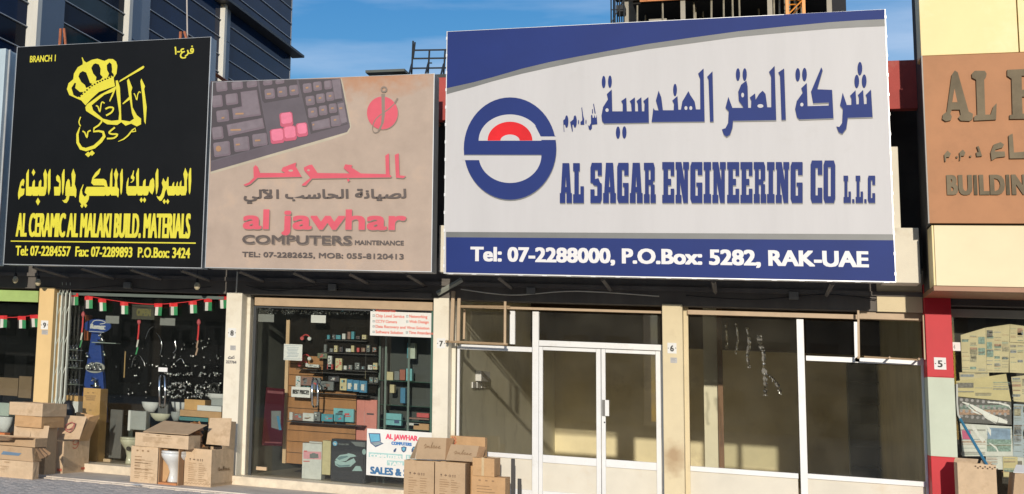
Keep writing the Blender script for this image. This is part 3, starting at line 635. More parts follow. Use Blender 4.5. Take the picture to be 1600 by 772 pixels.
polys(F, 'keyboard_print', kk, [keyq(*inner(q)) for q in keys]+[[(268,138),(378,124),(405,295),(215,323),(207,260),(279,245)], [(168,378),(416,330),(430,388),(180,442)], [(930, 50), (990, 40), (1005, 180), (955, 190)], [(972, 222), (1018, 212), (1042, 355), (1000, 368)], [(786,357),(906,330),(912,388),(794,408)]], **K)
polys(F, 'pink_key_side', kps, [keyq(*q, r=12) for q in [(545,285,640,388),(475,405,575,512),(570,385,665,492),(665,362,748,462)]], **K)
polys(F, 'pink_key', kp, [keyq(q[0]+10, q[1]+3, q[2]-6, q[3]-22, r=12) for q in [(545,285,640,388),(475,405,575,512),(570,385,665,492),(665,362,748,462)]], **K)
polys(F, 'key_legend', M('orange_legend', (.36, .20, .10), .5), [[(x, y), (x+w_, y-3), (x+w_, y+9), (x, y+12)] for x, y, w_ in [(225,290,60),(190,408,75),(455,145,30),(545,130,22),(635,120,25),(228,515,30),(368,485,40),(125,320,20),(740,100,18),(815,90,20),(760,190,18),(835,175,18),(908,160,18),(780,275,18),(855,262,18),(925,250,18),(790,370,12),(945,335,18),(985,250,22)]]+[ell(102, 550, 20, 22, 14)], **K)
pk = M('sign_pink_vinyl', (.62, .10, .14), .5, var=.08, spec=.2)
gy = M('sign_grey_vinyl', (.20, .155, .125), .5)
polys(F, 'logo_shadow', gy, [ell(1305, 294, 113, 120, 40)], **K)
polys(F, 'logo_disc', pk, [ell(1300, 289, 113, 120, 40)], **K)
polys(F, 'logo_mark', gy, [[(1292, 150), (1318, 150), (1318, 300), (1310, 360), (1285, 415), (1265, 420), (1290, 370), (1296, 300)]]+ribbon(smooth_path([(1413, 182), (1390, 220), (1340, 265), (1290, 300), (1245, 345), (1228, 400), (1240, 432), (1268, 428), (1290, 400)]), 7)+ribbon([(1412, 182), (1392, 216)], 13)+ribbon(ell(1312, 118, 19, 18, 16)+[(1331, 118)], 12), **K)
L2 = dict(org=(370, 230), sc=4.063)
ptxt = [[(1005,50),(1030,40),(1035,180),(1075,185),(1060,198),(1012,195)], [(945,55),(968,40),(972,175),(985,185),(980,193),(480,200),(440,245),(415,245),(420,235),(470,195),(430,150),(428,130),(460,115),(480,112),(515,165),(720,168),(680,135),(690,110),(735,115),(730,130),(790,168),(948,172)], [(700,205),(712,200),(720,212),(708,222)],
 [(45,240),(80,225),(110,195),(108,130),(120,115),(135,125),(150,165),(310,165),(285,150),(295,130),(380,98),(375,120),(415,190),(135,195),(90,235),(60,248)]]
polys(F, 'arabic_shadow', gy, [[(x+3, y+5) for x, y in q] for q in ptxt], **L2); polys(F, 'arabic_lettering', pk, ptxt, **L2)
polys(F, 'letter_counter', pinkf, [ell(345, 150, 15, 7, 12), ell(458, 148, 9, 6, 10)], **L2)
bk = M('dark_brown_vinyl', (.075, .055, .05), .5)
sign_text(F, 'arabic_lettering', bk, '\uFEF2\uFEDF\uFEF5\uFE8D \uFE90\uFEB3\uFE8E\uFEA4\uFEDF\uFE8D \uFE94\uFEE7\uFE8E\uFEF4\uFEBB\uFEDF', 381, 296.5, 318, 635.5, fat=.008, bbox=True)
sign_text(F, 'lettering_shadow', gy, 'al jawhar', 381, 328, 358.5, 636.5, fat=.017)
sign_text(F, 'lettering', pk, 'al jawhar', 380, 326.5, 357, 635.5, fat=.017)
sign_text(F, 'lettering_shadow', gy, 'COMPUTERS', 380, 368, 381.6, 551.5, fat=.007)
sign_text(F, 'lettering', bk, 'COMPUTERS', 379, 366.8, 380.4, 550.5, fat=.007)
sign_text(F, 'lettering', bk, 'MAINTENANCE', 555, 375.4, 382.4, 631.6, fat=.003)
sign_text(F, 'lettering', bk, 'TEL: 07-2282625, MOB: 055-8120413', 379, 393.2, 401.2, 631.6, fat=.0035)

white_f = M('white_sign_face', (.505, .50, .51), .45, spec=.25, var=.035, scale=1.2, streak=True, stain=((.42, .41, .40), 1.5, .60, .35))
nb_ = M('navy_vinyl', (.007, .026, .16), .5, var=.08, scale=1.2, spec=.15); gr_ = M('grey_vinyl', (.105, .115, .12), .45)
s3, r3 = signboard('large white and navy signboard, AL SAGAR ENGINEERING CO', [(696, 49.5), (1382.6, 15), (696, 427), (1400, 441)], white_f, M('white_cabinet', (.6, .6, .58), .5), .26)
F = Face(YS, s3)
lo_ = [(697.5,147.5),(740,136),(769.5,127.3),(815,115.5),(858.7,105.8),(905,96),(948,87.9),(1010,77.5),(1080,68),(1153,58),(1225,51.2),(1296,45.3),(1340,42.8),(1382.8,41)]
up_ = [(697.5,138),(740,128.5),(769.5,120.7),(815,107.5),(858.7,97),(905,88),(948,80),(1010,69),(1080,59),(1153,49),(1225,41.5),(1296,34.8),(1340,31.8),(1382.4,30)]
polys(F, 'swoosh_grey', gr_, [lo_[i:i+2]+up_[i:i+2][::-1] for i in range(13)])
tp_ = [(x, 49.2-(x-696)*.0501) for x, y in up_]
polys(F, 'swoosh_navy', nb_, [up_[i:i+2]+tp_[i:i+2][::-1] for i in range(13)])
polys(F, 'grey_band', gr_, [[(697, 362.4), (1396, 366.2), (1396.5, 375.5), (697, 370.8)]])
polys(F, 'navy_band', nb_, [[(697, 370.8), (1396.5, 375.5), (1399.2, 439.6), (697, 425.8)]])
wv = M('white_vinyl', (.66, .66, .67), .45, var=.02)
sign_text(F, 'lettering', wv, 'Tel: 07-2288000, P.O.Box: 5282, RAK-UAE', 735, 384.8, 407.2, 1357, fat=.0115)
# round emblem
polys(F, 'emblem_shadow', gr_, [ell(797.5, 234.2, 72.3, 80, 56)])
polys(F, 'emblem', nb_, [ell(797, 232.3, 72.3, 80, 56)])
polys(F, 'emblem_cutout', white_f, [ell(797, 220, 49, 41, 36, 0, 180), ell(797, 243, 49, 43, 36, 180, 360), [(845, 213.5), (871, 213.5), (871, 218.8), (845, 218.8)], [(722, 243.2), (750, 243.2), (752, 250.3), (722, 250.3)]])
polys(F, 'emblem_line', gr_, [[(726, 241.8), (846, 242), (846, 243.4), (726, 243.2)]])
polys(F, 'emblem_red', M('red_vinyl', (.66, .010, .018), .5, spec=.15), [ell(797, 219.8, 35, 29.5, 28, 0, 180)])
polys(F, 'emblem_cutout', white_f, [ell(797, 219.9, 15, 9.5, 20, 0, 180)])
polys(F, 'emblem_triangle', nb_, [[(836, 196), (850, 205), (869, 213.4), (845, 213.4)]])
ptC = lambda dx, dy: (lambda x, y, e: F.pt(x+dx, y+dy, e0+e))
for (mt, dx, dy, nm) in ((gr_, .5, 1.8, 'lettering_shadow'), (nb_, 0, 0, 'lettering')):
    mb = MB(); e0 = F.eps(); F.k += 8; q = lambda x, y, e: F.pt(x+dx, y+dy, e0+e)
    z = lambda x, y: (x, y+0)
    for s, xa, xb in (('AL', 874.8, 912.4), ('SAGAR', 922.6, 1024), ('ENGINEERING', 1034.8, 1254), ('CO', 1266.5, 1305)):
        yt = 255-(xa-875)*.0105; yb = 317.4+(xa-875)*.0
        slab_text(mb, s, xa, xb, yt, yb, q, gap=.11)
    slab_text(mb, 'L.L.C', 1318, 1367.3, 274.6, 317.3, q, gap=.18)
    mb.build(nm, mt, s3)
def arab(pl, org, sc):
    polys(F, 'arabic_shadow', gr_, [[(x+2, y+9) for x, y in q] for q in pl], org, sc); polys(F, 'arabic_lettering', nb_, pl, org, sc)
arab([[(415,540),(430,460),(475,390),(465,340),(510,297),(515,500),(612,500),(612,430),(598,405),(645,372),(650,500),(695,500),(690,430),(678,405),(725,370),(727,500),(755,500),(752,430),(740,405),(785,368),(790,500),(812,500),(815,430),(803,405),(850,367),(855,606),(440,613),(420,590)],
 [(880,600),(897,468),(910,490),(945,492),(920,400),(945,308),(970,370),(985,490),(1085,490),(1088,430),(1072,400),(1120,358),(1128,485),(1152,485),(1165,410),(1200,350),(1222,312),(1240,350),(1280,410),(1292,482),(1332,482),(1330,200),(1312,150),(1362,102),(1372,596)],
 [(1395,180),(1445,128),(1455,596),(1422,598),(1408,205)]], (870, 90), 5.94)
polys(F, 'arabic_dots', nb_, [ell(436,228,18,58,18), ell(494,225,18,58,18), ell(1098,302,18,58,18), ell(569,698,20,58,18), ell(628,696,20,58,18)]+
 [[(290,625),(300,640),(318,610),(318,540),(328,528),(335,560),(345,560),(350,530),(358,560),(365,560),(371,530),(377,620),(328,625),(327,660),(312,678),(298,665)], [(338,430),(345,430),(362,520),(352,520)], [(328,482),(336,478),(337,520),(328,520)],
  [(222,625),(220,600),(238,582),(235,520),(229,470),(235,460),(246,540),(255,572),(256,625)], ell(92,595,17,58,16), [(60,585),(82,565),(82,622),(66,625),(72,690),(66,690)], ell(170,595,17,58,16), [(120,580),(126,600),(165,565),(160,622),(146,625),(150,688),(143,688)], ell(203,600,5,22,8), ell(272,598,5,22,8)], (870, 90), 5.94)
polys(F, 'letter_counter', white_f, [ell(467,489,15,17,14), ell(1199,470,14,18,14), ell(1244,470,14,18,14)], (870, 90), 5.94)
arab([[(155,675),(185,665),(208,620),(213,520),(185,490),(210,395),(245,490),(340,490),(330,470),(300,430),(295,350),(320,290),(365,255),(375,300),(380,490),(405,490),(408,430),(395,400),(440,365),(445,420),(475,370),(505,342),(530,370),(545,485),(580,485),(578,220),(560,180),(608,128),(622,596),(250,602),(245,660),(225,720),(195,740),(170,720)],
 [(640,185),(690,150),(705,593),(668,595),(655,215)],
 [(785,500),(800,430),(850,360),(838,320),(885,275),(892,475),(1075,470),(1075,445),(940,450),(922,350),(1010,140),(1022,165),(975,330),(1103,335),(1115,580),(820,590),(800,570)],
 [(1140,650),(1165,655),(1190,620),(1196,500),(1172,470),(1195,360),(1230,465),(1270,465),(1270,410),(1258,385),(1305,338),(1312,460),(1335,458),(1335,400),(1325,380),(1370,335),(1378,458),(1402,456),(1402,400),(1392,380),(1438,332),(1452,570),(1238,576),(1225,670),(1190,715),(1160,700)]], (1100, 80), 5.514)
polys(F, 'arabic_dots', nb_, [ell(293,203,18,55,18), ell(351,203,18,55,18), ell(808,205,20,58,18), ell(866,203,20,58,18), ell(1343,152,20,58,18), ell(1316,262,20,58,18), ell(1380,260,20,58,18)], (1100, 80), 5.514)
polys(F, 'letter_counter', white_f, [ell(333,380,12,20,14), ell(486,474,26,16,14), ell(843,462,14,16,14)], (1100, 80), 5.514)
# clips along the edges of the big board
mb = MB()
for i in range(14):
    z = r3[2]+.1+(r3[3]-r3[2]-.2)*i/13
    mb.box(r3[0]-.010, r3[0]+.010, YS-.010, YS+.01, z-.022, z+.022); mb.box(r3[1]-.010, r3[1]+.010, YS-.010, YS+.01, z-.02, z+.02)
for i in range(18):
    x = r3[0]+.1+(r3[1]-r3[0]-.2)*i/17; mb.box(x-.03, x+.03, YS-.012, YS+.01, r3[2]-.010, r3[2]+.001)
mb.build('edge_clips', white_p, s3)
# board at the far left, only its side shows
x = P(-2, 250, YS).x; xs = P(16, 250, YS+.45).x
s0 = thing('signboard', 'signboard at the far left edge of which only the pale blue side shows', 'signboard', (x-1.7, YS+.2, r1[2]))
z1 = P(0, 76, YS).z
MB().box(x-3.4, x, YS, YS+.40, r1[2], z1).build('cabinet', M('pale_blue_cabinet', (.42, .52, .58), .5, streak=True), s0, bevel=.006)
MB().box(x+.001, x+.03, YS+.10, YS+.13, r1[2], z1).build('edge_trim', M('edge_trim_metal', (.5,)*3), s0)

# ------------------------------------------------------------------ neighbouring shop building at the right
YR = -1.42
b2 = thing('shop_building', 'shop building at the right edge with glossy cream fascia and a red and green pillar', 'building', (P(1450, 400, YR).x+2, 0, 0))
xr = (P(1438, 86, YR).x+P(1452, 349, YR).x)/2; XR2 = xr+7
fas = M('cream_cladding', (.76, .60, .27), .4, var=.05, scale=1, spec=.25, stain=((.80, .68, .38), .8, .5, .6))
fas2 = M('white_light_box', (.80, .70, .47), .6, spec=.05, var=.06, scale=.8)
zA, zB_, zC_ = P(1440, 88, YR).z, P(1452, 349.5, YR).z, P(1454, 446, YR).z
xj = P(1590.5, 40, YR).x
MB().box(xr, xj-.006, YR, YR+.5, zA+.006, zA+1.6).build('cladding_panel', fas, b2, bevel=.004)
MB().box(xj+.006, XR2, YR, YR+.5, zA+.006, zA+1.6).build('cladding_panel', fas, b2, bevel=.004)
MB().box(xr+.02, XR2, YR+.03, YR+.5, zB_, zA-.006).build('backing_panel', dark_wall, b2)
MB().box(xr+.03, P(1461, 400, YR).x-.004, YR, YR+.5, zC_, zB_-.02).build('cladding_panel', fas, b2, bevel=.004)
MB().box(P(1461, 400, YR).x, XR2, YR-.004, YR+.5, zC_, zB_-.02).build('cladding_panel', fas2, b2, bevel=.004)
MB().box(xr+.03, XR2, YR+.02, .25, zC_-.06, zC_-.004).build('soffit', M('brown_soffit', (.30, .13, .06), .5), b2)
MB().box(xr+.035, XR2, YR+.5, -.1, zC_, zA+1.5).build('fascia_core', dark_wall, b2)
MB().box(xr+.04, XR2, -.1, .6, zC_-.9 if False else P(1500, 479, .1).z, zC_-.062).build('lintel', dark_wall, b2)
z1, z2 = P(1452, 588.5, -.15).z, P(1455, 713, -.15).z
MB().box(X5a, X5b, -.14, .5, ZF, zC_-.062).build('pillar', red_p, b2)
MB().box(X5a-.002, X5b+.002, -.15, .3, z1+.004, P(1450, 474, -.15).z+.25).build('pillar_cladding', red_p, b2, bevel=.004)
MB().box(X5a-.002, X5b+.002, -.15, .3, z2+.004, z1-.004).build('pillar_cladding', green_p, b2, bevel=.004)
MB().box(X5a-.002, X5b+.002, -.15, .3, 0, z2-.004).build('pillar_cladding', red_p, b2, bevel=.004)
MB().box(X5a-.01, XR2, -.2, 8, 0, ZF-.004).build('floor', floor_in, b2)
MB().box(X5b+.002, XR2, .18, .3, P(1490, 495, .18).z, P(1490, 482.5, .18).z).build('window_head', M('grey_window_head', (.30, .29, .24), .6), b2, bevel=.004)
MB().box(X5b+.002, XR2, .9, .92, ZF, 3.3).build('room_shade_sheet', M('room_shade_dark', (.035, .033, .028), .7, var=.3, scale=2), b2)  # dark sheet stands for the unlit room behind the newspapers
MB().box(X5b+.002, XR2, .3, 8, 3.3, 3.35).build('ceiling', ceil_m, b2)
MB().box(X5b, XR2, .22, .226, ZF, P(1490, 495, .22).z).build('glass_pane', g_clean, b2)
# brown board with raised metal letters
zb0, zb1 = zB_, zA
bb = thing('signboard', 'brown signboard with raised metal letters at the right edge', 'signboard', (xr+2, YR, zb0))
MB().box(xr+.01, XR2-.01, YR-.04, YR+.028, zb0+.004, zb1-.008).build('face_panel', M('brown_sign_face', (.41, .185, .08), .5, spec=.2, var=.07, scale=2, stain=((.33, .15, .065), 1.1, .50, .6)), bb)
MB().box(xr-.004, xr+.009, YR-.045, YR+.03, zb0, zb1).build('edge_trim', M('grey_trim', (.3, .28, .25), .5), bb)
F = Face(YR-.04, bb)
lm = M('brushed_letter_metal', (.17, .135, .085), .6, spec=.15, var=.25, scale=3)
def raised(pl, org, sc, d=.045, name='letter'):
    for q in pl:
        mb = MB(); mb.prism([F.pt(org[0]+x/sc, org[1]+y/sc, d) for x, y in q], (0, d-.001, 0)); mb.build(name, lm, bb)
OB = ((1440, 90), 3.2175)
raised([[(165,68),(180,78),(235,275),(255,285),(255,312),(240,322),(195,320),(182,305),(195,290),(190,265),(150,265),(142,285),(150,300),(145,318),(120,324),(102,312),(105,290),(125,275),(150,90)],
        [(250,85),(265,70),(315,70),(325,85),(320,105),(312,115),(318,290),(345,290),(358,250),(375,232),(372,315),(262,320),(262,300),(278,290),(272,115),(252,105)],
        [(428,65),(600,58),(600,120),(575,118),(545,95),(500,95),(502,165),(540,165),(540,200),(502,200),(505,285),(560,285),(600,250),(600,310),(440,312),(440,292),(455,290),(450,110),(428,95)]], *OB)
polys(F, 'letter_counter', MATS['brown_sign_face'], [], *OB)
mb = MB(); mb.poly([F.pt(1440+x/3.2175, 90+y/3.2175, .048) for x, y in [(163, 160), (178, 228), (152, 228)]]); mb.build('letter_counter', MATS['brown_sign_face'], bb)
raised([[(435,395),(455,385),(462,480),(600,470),(600,508),(440,510)], [(350,520),(345,480),(360,440),(395,428),(412,440),(405,455),(370,465),(365,475),(415,475),(418,500),(375,505)],
        [(275,500),(272,480),(285,478),(275,450),(285,448),(302,498)], [(240,495),(248,495),(248,503),(240,503)], [(190,503),(188,480),(205,465),(218,480),(212,497),(197,497),(192,520),(188,520)], [(172,498),(180,498),(180,506),(172,506)], [(115,525),(112,490),(128,470),(145,485),(138,503),(122,503),(120,525)]], *OB)
def raised_text(s, x0, yt, yb, x1, fat):
    a, b, c = P(x0, yb, F.Y), P(x0, yt, F.Y), P(x1, yt, F.Y)
    full = text_geo(s)[0]; l0 = min(v[0] for v in full); l1 = max(v[0] for v in full); k = (c.x-a.x)/(l1-l0)
    for i, ch in enumerate(s):
        hi = max(v[0] for v in text_geo(s[:i+1])[0]); own = text_geo(ch)[0]; wd = max(v[0] for v in own)-min(v[0] for v in own)
        u1 = a.x+(hi-l0)*k; u0 = u1-wd*k
        me = text_local(MB(), ch, u0-fat*.5, u1+fat*.5, a.z, b.z-a.z, fat, lambda u, v, e: Vector((u, F.Y-.03-e, v))).build('letter', lm, bb)
        so_ = me.modifiers.new('depth', 'SOLIDIFY'); so_.thickness = .025; so_.offset = -1
raised_text('BUILDING', 1480.5, 273, 304, 1628, .013)

# newspapers taped inside the right window
def sheet(label, pts, base, seed, Y=.24, dark=.35, cols=3, rows=5, nm='newspaper_sheet'):
    t = thing(nm, label, 'newspaper', tuple(P(sum(p[0] for p in pts)/len(pts), sum(p[1] for p in pts)/len(pts), Y)))
    rn = random.Random(seed)
    mb = MB(); mb.prism([P(x, y, Y+rn.uniform(0, .006)) for x, y in pts], (0, .002, 0)); mb.build('paper', M(base[0], base[1], .75, var=.1, scale=5), t)
    x0, x1 = min(p[0] for p in pts)+1, max(p[0] for p in pts)-1; y0 = max(pts[0][1], pts[1][1])+1; y1 = min(pts[-1][1], pts[-2][1])-1
    cl = [(.20, .19, .17), (.30, .30, .25), (.42, .27, .19), (.24, .34, .30), (.37, .34, .24), (.27, .30, .33)]
    for k, c in enumerate(cl):
        mb = MB()
        for i in range(cols):
            y = y0+rn.uniform(0, 2)
            while y < y1-1:
                h = rn.choice([.6, .7, .7, .8, .8, 1.0, 1.4, 4, 8, 11]); 
                if rn.random() < (.15 if h < 2 or k > 1 else .05) and y+h < y1:
                    a = x0+(x1-x0)*i/cols+.6; b_ = x0+(x1-x0)*(i+1)/cols-.6-rn.uniform(0, 2.5)
                    if b_ > a: mb.poly([P(a, y, Y-.0015), P(b_, y+.1, Y-.0015), P(b_, y+h, Y-.0015), P(a, y+h, Y-.0015)])
                y += h+rn.choice([.6, .8, 1.4])
        if mb.v: mb.build('print', M('news_ink_%d' % k, c, .7, var=.45, scale=40), t)
    return t
nw = ('newsprint_yellowed', (.60, .53, .34)); nw2 = ('newsprint_white', (.66, .67, .63)); nw3 = ('newsprint_tan', (.60, .52, .29))
sheet('yellowed newspaper with torn slanting top, first sheet right of the red pillar', [(1501, 523.5), (1540, 512), (1542, 582), (1503.5, 581)], nw, 1)
sheet('yellowed newspaper in the middle of the upper row of the right window', [(1540.3, 512), (1578, 506.5), (1577, 535), (1576, 582), (1542.3, 582)], nw, 2, Y=.243)
sheet('newspaper whose top corner peaks beside the ceiling at the right frame edge', [(1578.4, 506.5), (1612, 511), (1612, 536), (1577.5, 534.5)], nw, 3, Y=.25, rows=3)
sheet('newspaper hung half over the others in the upper row at the frame edge', [(1577, 535), (1613, 537), (1613, 584), (1577.5, 582)], nw, 4, Y=.238)
sheet('plain tan newspaper just above the dark keyboard advert', [(1494, 595.5), (1572, 584), (1580, 627.5), (1497, 619.5)], nw3, 5, Y=.246, cols=3)
o = sheet('dark newspaper advert full of round gadgets with glare across it', [(1497.5, 620.5), (1580, 628.5), (1581, 664), (1499, 660)], ('advert_grey', (.14, .135, .13)), 6, Y=.242, cols=1)
mb = MB(); rn = random.Random(9)
for i in range(9):
    for j in range(4):
        x, y = 1502+i*8.6, 624.5+j*8.6+i*.75
        mb.poly([P(a, b, .2385) for a, b in ell(x, y, 3.1*rn.uniform(.7, 1.1), 2.9*rn.uniform(.7, 1.1), 10)])
mb.build('gadget_picture', M('gadget_print', (.30, .28, .29), .5, var=.4, scale=30), o)
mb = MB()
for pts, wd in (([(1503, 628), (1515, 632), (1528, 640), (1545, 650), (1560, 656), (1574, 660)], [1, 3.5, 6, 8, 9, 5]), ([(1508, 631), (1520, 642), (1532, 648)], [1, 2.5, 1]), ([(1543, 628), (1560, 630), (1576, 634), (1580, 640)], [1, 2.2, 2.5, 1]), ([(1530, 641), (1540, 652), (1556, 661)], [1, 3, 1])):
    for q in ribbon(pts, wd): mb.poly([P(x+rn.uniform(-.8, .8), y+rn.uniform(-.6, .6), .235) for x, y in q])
mb.build('plastic_glare', M('painted_film_glare', (.68, .68, .66), .2), o)  # glare painted over the advert as pale ribbons
o = sheet('pink and blue newspaper advert under the dark advert', [(1500, 661.5), (1581, 666.5), (1583, 712.5), (1504, 713)], nw2, 7, Y=.244, cols=2)
mb = MB(); mb.poly([P(x, y, .2415) for x, y in [(1503, 672), (1516, 673), (1518, 687), (1504, 686)]]); mb.build('pink_box_print', M('pink_print', (.55, .10, .22), .6), o)
mb = MB(); mb.poly([P(x, y, .2415) for x, y in [(1543, 668), (1579, 670), (1579, 687), (1543, 686)]]); mb.build('blue_picture', M('blue_print', (.22, .32, .45), .6, var=.3, scale=12), o)
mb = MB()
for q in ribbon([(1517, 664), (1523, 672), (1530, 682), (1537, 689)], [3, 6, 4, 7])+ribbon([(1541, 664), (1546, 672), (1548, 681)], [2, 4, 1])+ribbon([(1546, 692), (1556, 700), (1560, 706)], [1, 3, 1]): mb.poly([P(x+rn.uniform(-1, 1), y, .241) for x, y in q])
mb.build('plastic_glare', MATS['painted_film_glare'], o)  # more glare put on as pale shapes
sheet('small newspaper with torn corner above the blue printed sheet', [(1580, 589), (1613, 585), (1613, 630), (1584, 627)], nw, 8, Y=.249, cols=2)
sheet('bluish newspaper sheet at the lower right frame edge', [(1584, 631), (1613, 633), (1613, 716), (1583, 713)], ('newsprint_blue', (.40, .47, .52)), 9, Y=.247, cols=2)
sheet('narrow yellow newspaper strip behind the cardboard boxes at the right', [(1567, 713.5), (1590, 714), (1590, 746), (1568, 746)], nw3, 10, Y=.251, cols=1)
t = thing('paper_label', 'little white numbered label on the glass beside the red pillar', 'label', tuple(P(1494, 541, .21)))
a, b = P(1488, 548, .205), P(1500.5, 535, .205); MB().box(a.x, b.x, .205, .212, a.z, b.z).build('label_sheet', paper, t)
F_ = Face(.205, t); sign_text(F_, 'numeral', M('grey_print', (.3,)*3, .6), '4', 1489.5, 538.5, 545, 1492.5, fat=.002)

# ------------------------------------------------------------------ glass tower behind the left shops
XT = -22.0
tw = thing('office_tower', 'dark glass office tower with pale vertical fins behind the black signboard', 'tower', (XT-10, 40, 0))
tg = bpy.data.materials.new('tower_glass'); tg.use_nodes = True; MATS['tower_glass'] = tg
def tgl(name, c, rough=.06, spec=.6):
    mt = M(name, c, rough, var=.35, scale=.35, spec=spec); return mt
tgA, tgB, tgC = tgl('tower_glass_navy', (.006, .020, .058), spec=.03), tgl('tower_glass_teal', (.012, .034, .048), spec=.05), tgl('tower_glass_black', (.002, .008, .022), spec=.03)
grp = M('blue_grey_cladding', (.17, .21, .27), .45, var=.08, scale=.5); fin_m = M('pale_fin', (.62, .62, .58), .55, var=.1, scale=.6, streak=True); trm = M('tower_transom', (.36, .39, .43), .4)
def ty(px, y=30): return PX(px, y, XT).y
fins = [(ty(45, 0), ), (ty(196, 0), ), (ty(346, 0), )]; yend = ty(457, 0)
ystart = 5.0; y0f = ty(45, 0)-7.2
MB().box(XT-18, XT-.16, ystart, yend, 0, 34).build('body', M('tower_core', (.01, .014, .02), .5), tw)
edges = [ystart, y0f]+[f[0] for f in fins]+[yend]
ZT0, DZ, NR = 7.2, .80, 22
rn = random.Random(4)
for b_ in range(1, 5):
    ya, yb = edges[b_], edges[b_+1]
    pw = [2.4, 2.35, 2.1, .95][b_-1]
    MB().box(XT-.3, XT+(.36 if b_ == 2 else .2), ya, ya+.30, 0, 34).build('fin', fin_m, tw)
    for k in range(NR//3+1):
        z = ZT0+k*DZ*3
        MB().box(XT-.15, XT+.02, ya+.302, ya+.302+pw, z+.015, z+DZ*3-.015).build('cladding_panel', grp, tw)
    for k in range(NR):
        z = ZT0+k*DZ
        m_ = rn.choice([tgA, tgA, tgC]) if b_ > 2 else rn.choice([tgA, tgB, tgC])
        MB().box(XT-.1, XT-.03+rn.uniform(-.004, .004), ya+.304+pw, yb-.01, z+.03, z+DZ-.03).build('glass_pane', m_, tw)
    for k in range(NR+1): MB().box(XT-.12, XT+.03, ya+.303+pw, yb-.01, ZT0+k*DZ-.014, ZT0+k*DZ+.014).build('transom', trm, tw)
zl = PX(400, 47, XT).z
MB().box(XT-.1, XT+.55, edges[4]-1, yend+.6, zl, zl+.12).build('ledge', M('dark_ledge', (.02, .022, .025), .5), tw)
MB().box(XT-18, XT-.02, yend-.02, yend+.1, 0, 34).build('corner_trim', trm, tw)

# ------------------------------------------------------------------ low roof and steel rack behind the pink board
lb = thing('canopy_building', 'low building with a thin dark flat roof just above the pink signboard', 'building', (P(610, 110, 30).x, 32, 0))
a, b = P(571, 109, 30), P(632, 109, 30); zt_, zb_ = P(600, 108.6, 30).z, P(600, 112.5, 30).z
MB().box(a.x, b.x, 30, 38, zb_, zt_).build('roof', M('dark_roof', (.05, .065, .06), .5), lb)
MB().box(a.x+.7, b.x+1.2, 31.2, 38, 0, zb_-.002).build('body', M('dark_body', (.05, .055, .055), .8), lb)
rk = thing('steel_rack', 'thin open steel frame standing on the roof between the pink and navy signboards', 'steel frame', tuple(P(668, 118, 28)))
dk = steel_dark
def tb(a, b, r=.035): 
    mb = MB(); mb.tube([P(*a), P(*b)], r, 6); mb.build('steel_tube', dk, rk)
for x in (642, 667.5, 692): tb((x+3.5, 64 if x == 642 else 79, 28), (x+.5, 130, 28)); tb((x+1.5, 100, 28), (x-5, 125, 27))
tb((648.5, 66, 28), (645.5, 92, 28))
for y in (78.6, 91.6, 106.8): tb((645, y, 28), (700, y-.8, 28), .03)
tb((668, 98.5, 28), (675, 98.5, 28), .025)
MB().box(P(635, 120, 26).x, P(720, 120, 26).x, 26, 36, 0, P(660, 117, 26).z).build('roof_block', M('dark_body', (.05,)*3), rk)

# ------------------------------------------------------------------ unfinished tower block with crane
YC = 60
cb = thing('unfinished_building', 'unfinished concrete block full of props showing above the navy signboard', 'building', (P(1150, 20, YC).x, YC+6, 0))
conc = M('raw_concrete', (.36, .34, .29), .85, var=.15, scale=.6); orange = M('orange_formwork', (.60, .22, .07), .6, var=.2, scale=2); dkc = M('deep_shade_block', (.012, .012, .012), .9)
xa, xb = P(976, 10, YC).x, P(1322, 10, YC).x; zs = P(985, 4.5, YC).z; zf = zs-3.1
MB().box(xa, xb, YC+5, YC+18, zf, zs).build('inner_shade_block', dkc, cb)  # near-black block: shade inside the open storey put into the colour
MB().box(xa, xb, YC, YC+18, zf-.3, zf).build('floor_slab', conc, cb)
MB().box(xa, xb, YC+.3, YC+17.9, 0, zf-.302).build('lower_body', conc, cb)
MB().box(xa-.2, xb+.1, YC-.3, YC+18, zs+.22, zs+.5).build('floor_slab', conc, cb)
for k in range(58): 
    x = xa+.9+k*(P(1225, 10, YC).x-xa-1)/58; MB().box(x, x+.1, YC-.35-(k % 3)*.05, YC+.35, zs+.08, zs+.2).build('formwork_joist', orange, cb)
MB().box(xa+.8, P(1228, 10, YC).x, YC-.2, YC-.08, zs-.02, zs+.07).build('formwork_beam', orange, cb)
for px in (978.5, 1067, 1203, 1296): x = P(px, 15, YC).x; MB().box(x-.12, x+.12, YC-.02, YC+.3, zf, zs+.07).build('column', conc, cb)
rn = random.Random(8); pm = M('prop_steel', (.30, .28, .22), .6, var=.3, scale=3)
for k in range(46):
    x = xa+.5+(xb-xa-2.2)*k/46+rn.uniform(-.12, .12); y = YC+rn.choice([.2, .6, 1.6, 2.8]); h = rn.choice([1, 1, 1, .62, .45]); dx = rn.uniform(-.06, .06) if h == 1 else rn.uniform(-.4, .4)
    mb = MB(); mb.tube([(x, y, zf), (x+dx, y, zf+(zs-zf)*h)], .045, 5); mb.build('prop', pm, cb)
MB().box(P(1300, 10, YC).x, xb, YC-.05, YC+1, zf, zs+.2).build('netting', M('black_netting', (.012, .013, .018), .8), cb)
MB().box(P(1013, 30, YC).x, P(1041, 30, YC).x, YC+.4, YC+1, zf, P(1020, 27, YC).z).build('block_stack', conc, cb)
sc_ = thing('scaffold', 'dark scaffold stair tower at the left corner of the unfinished block', 'scaffold', (P(965, 20, YC-1).x, YC-1, zf-3))
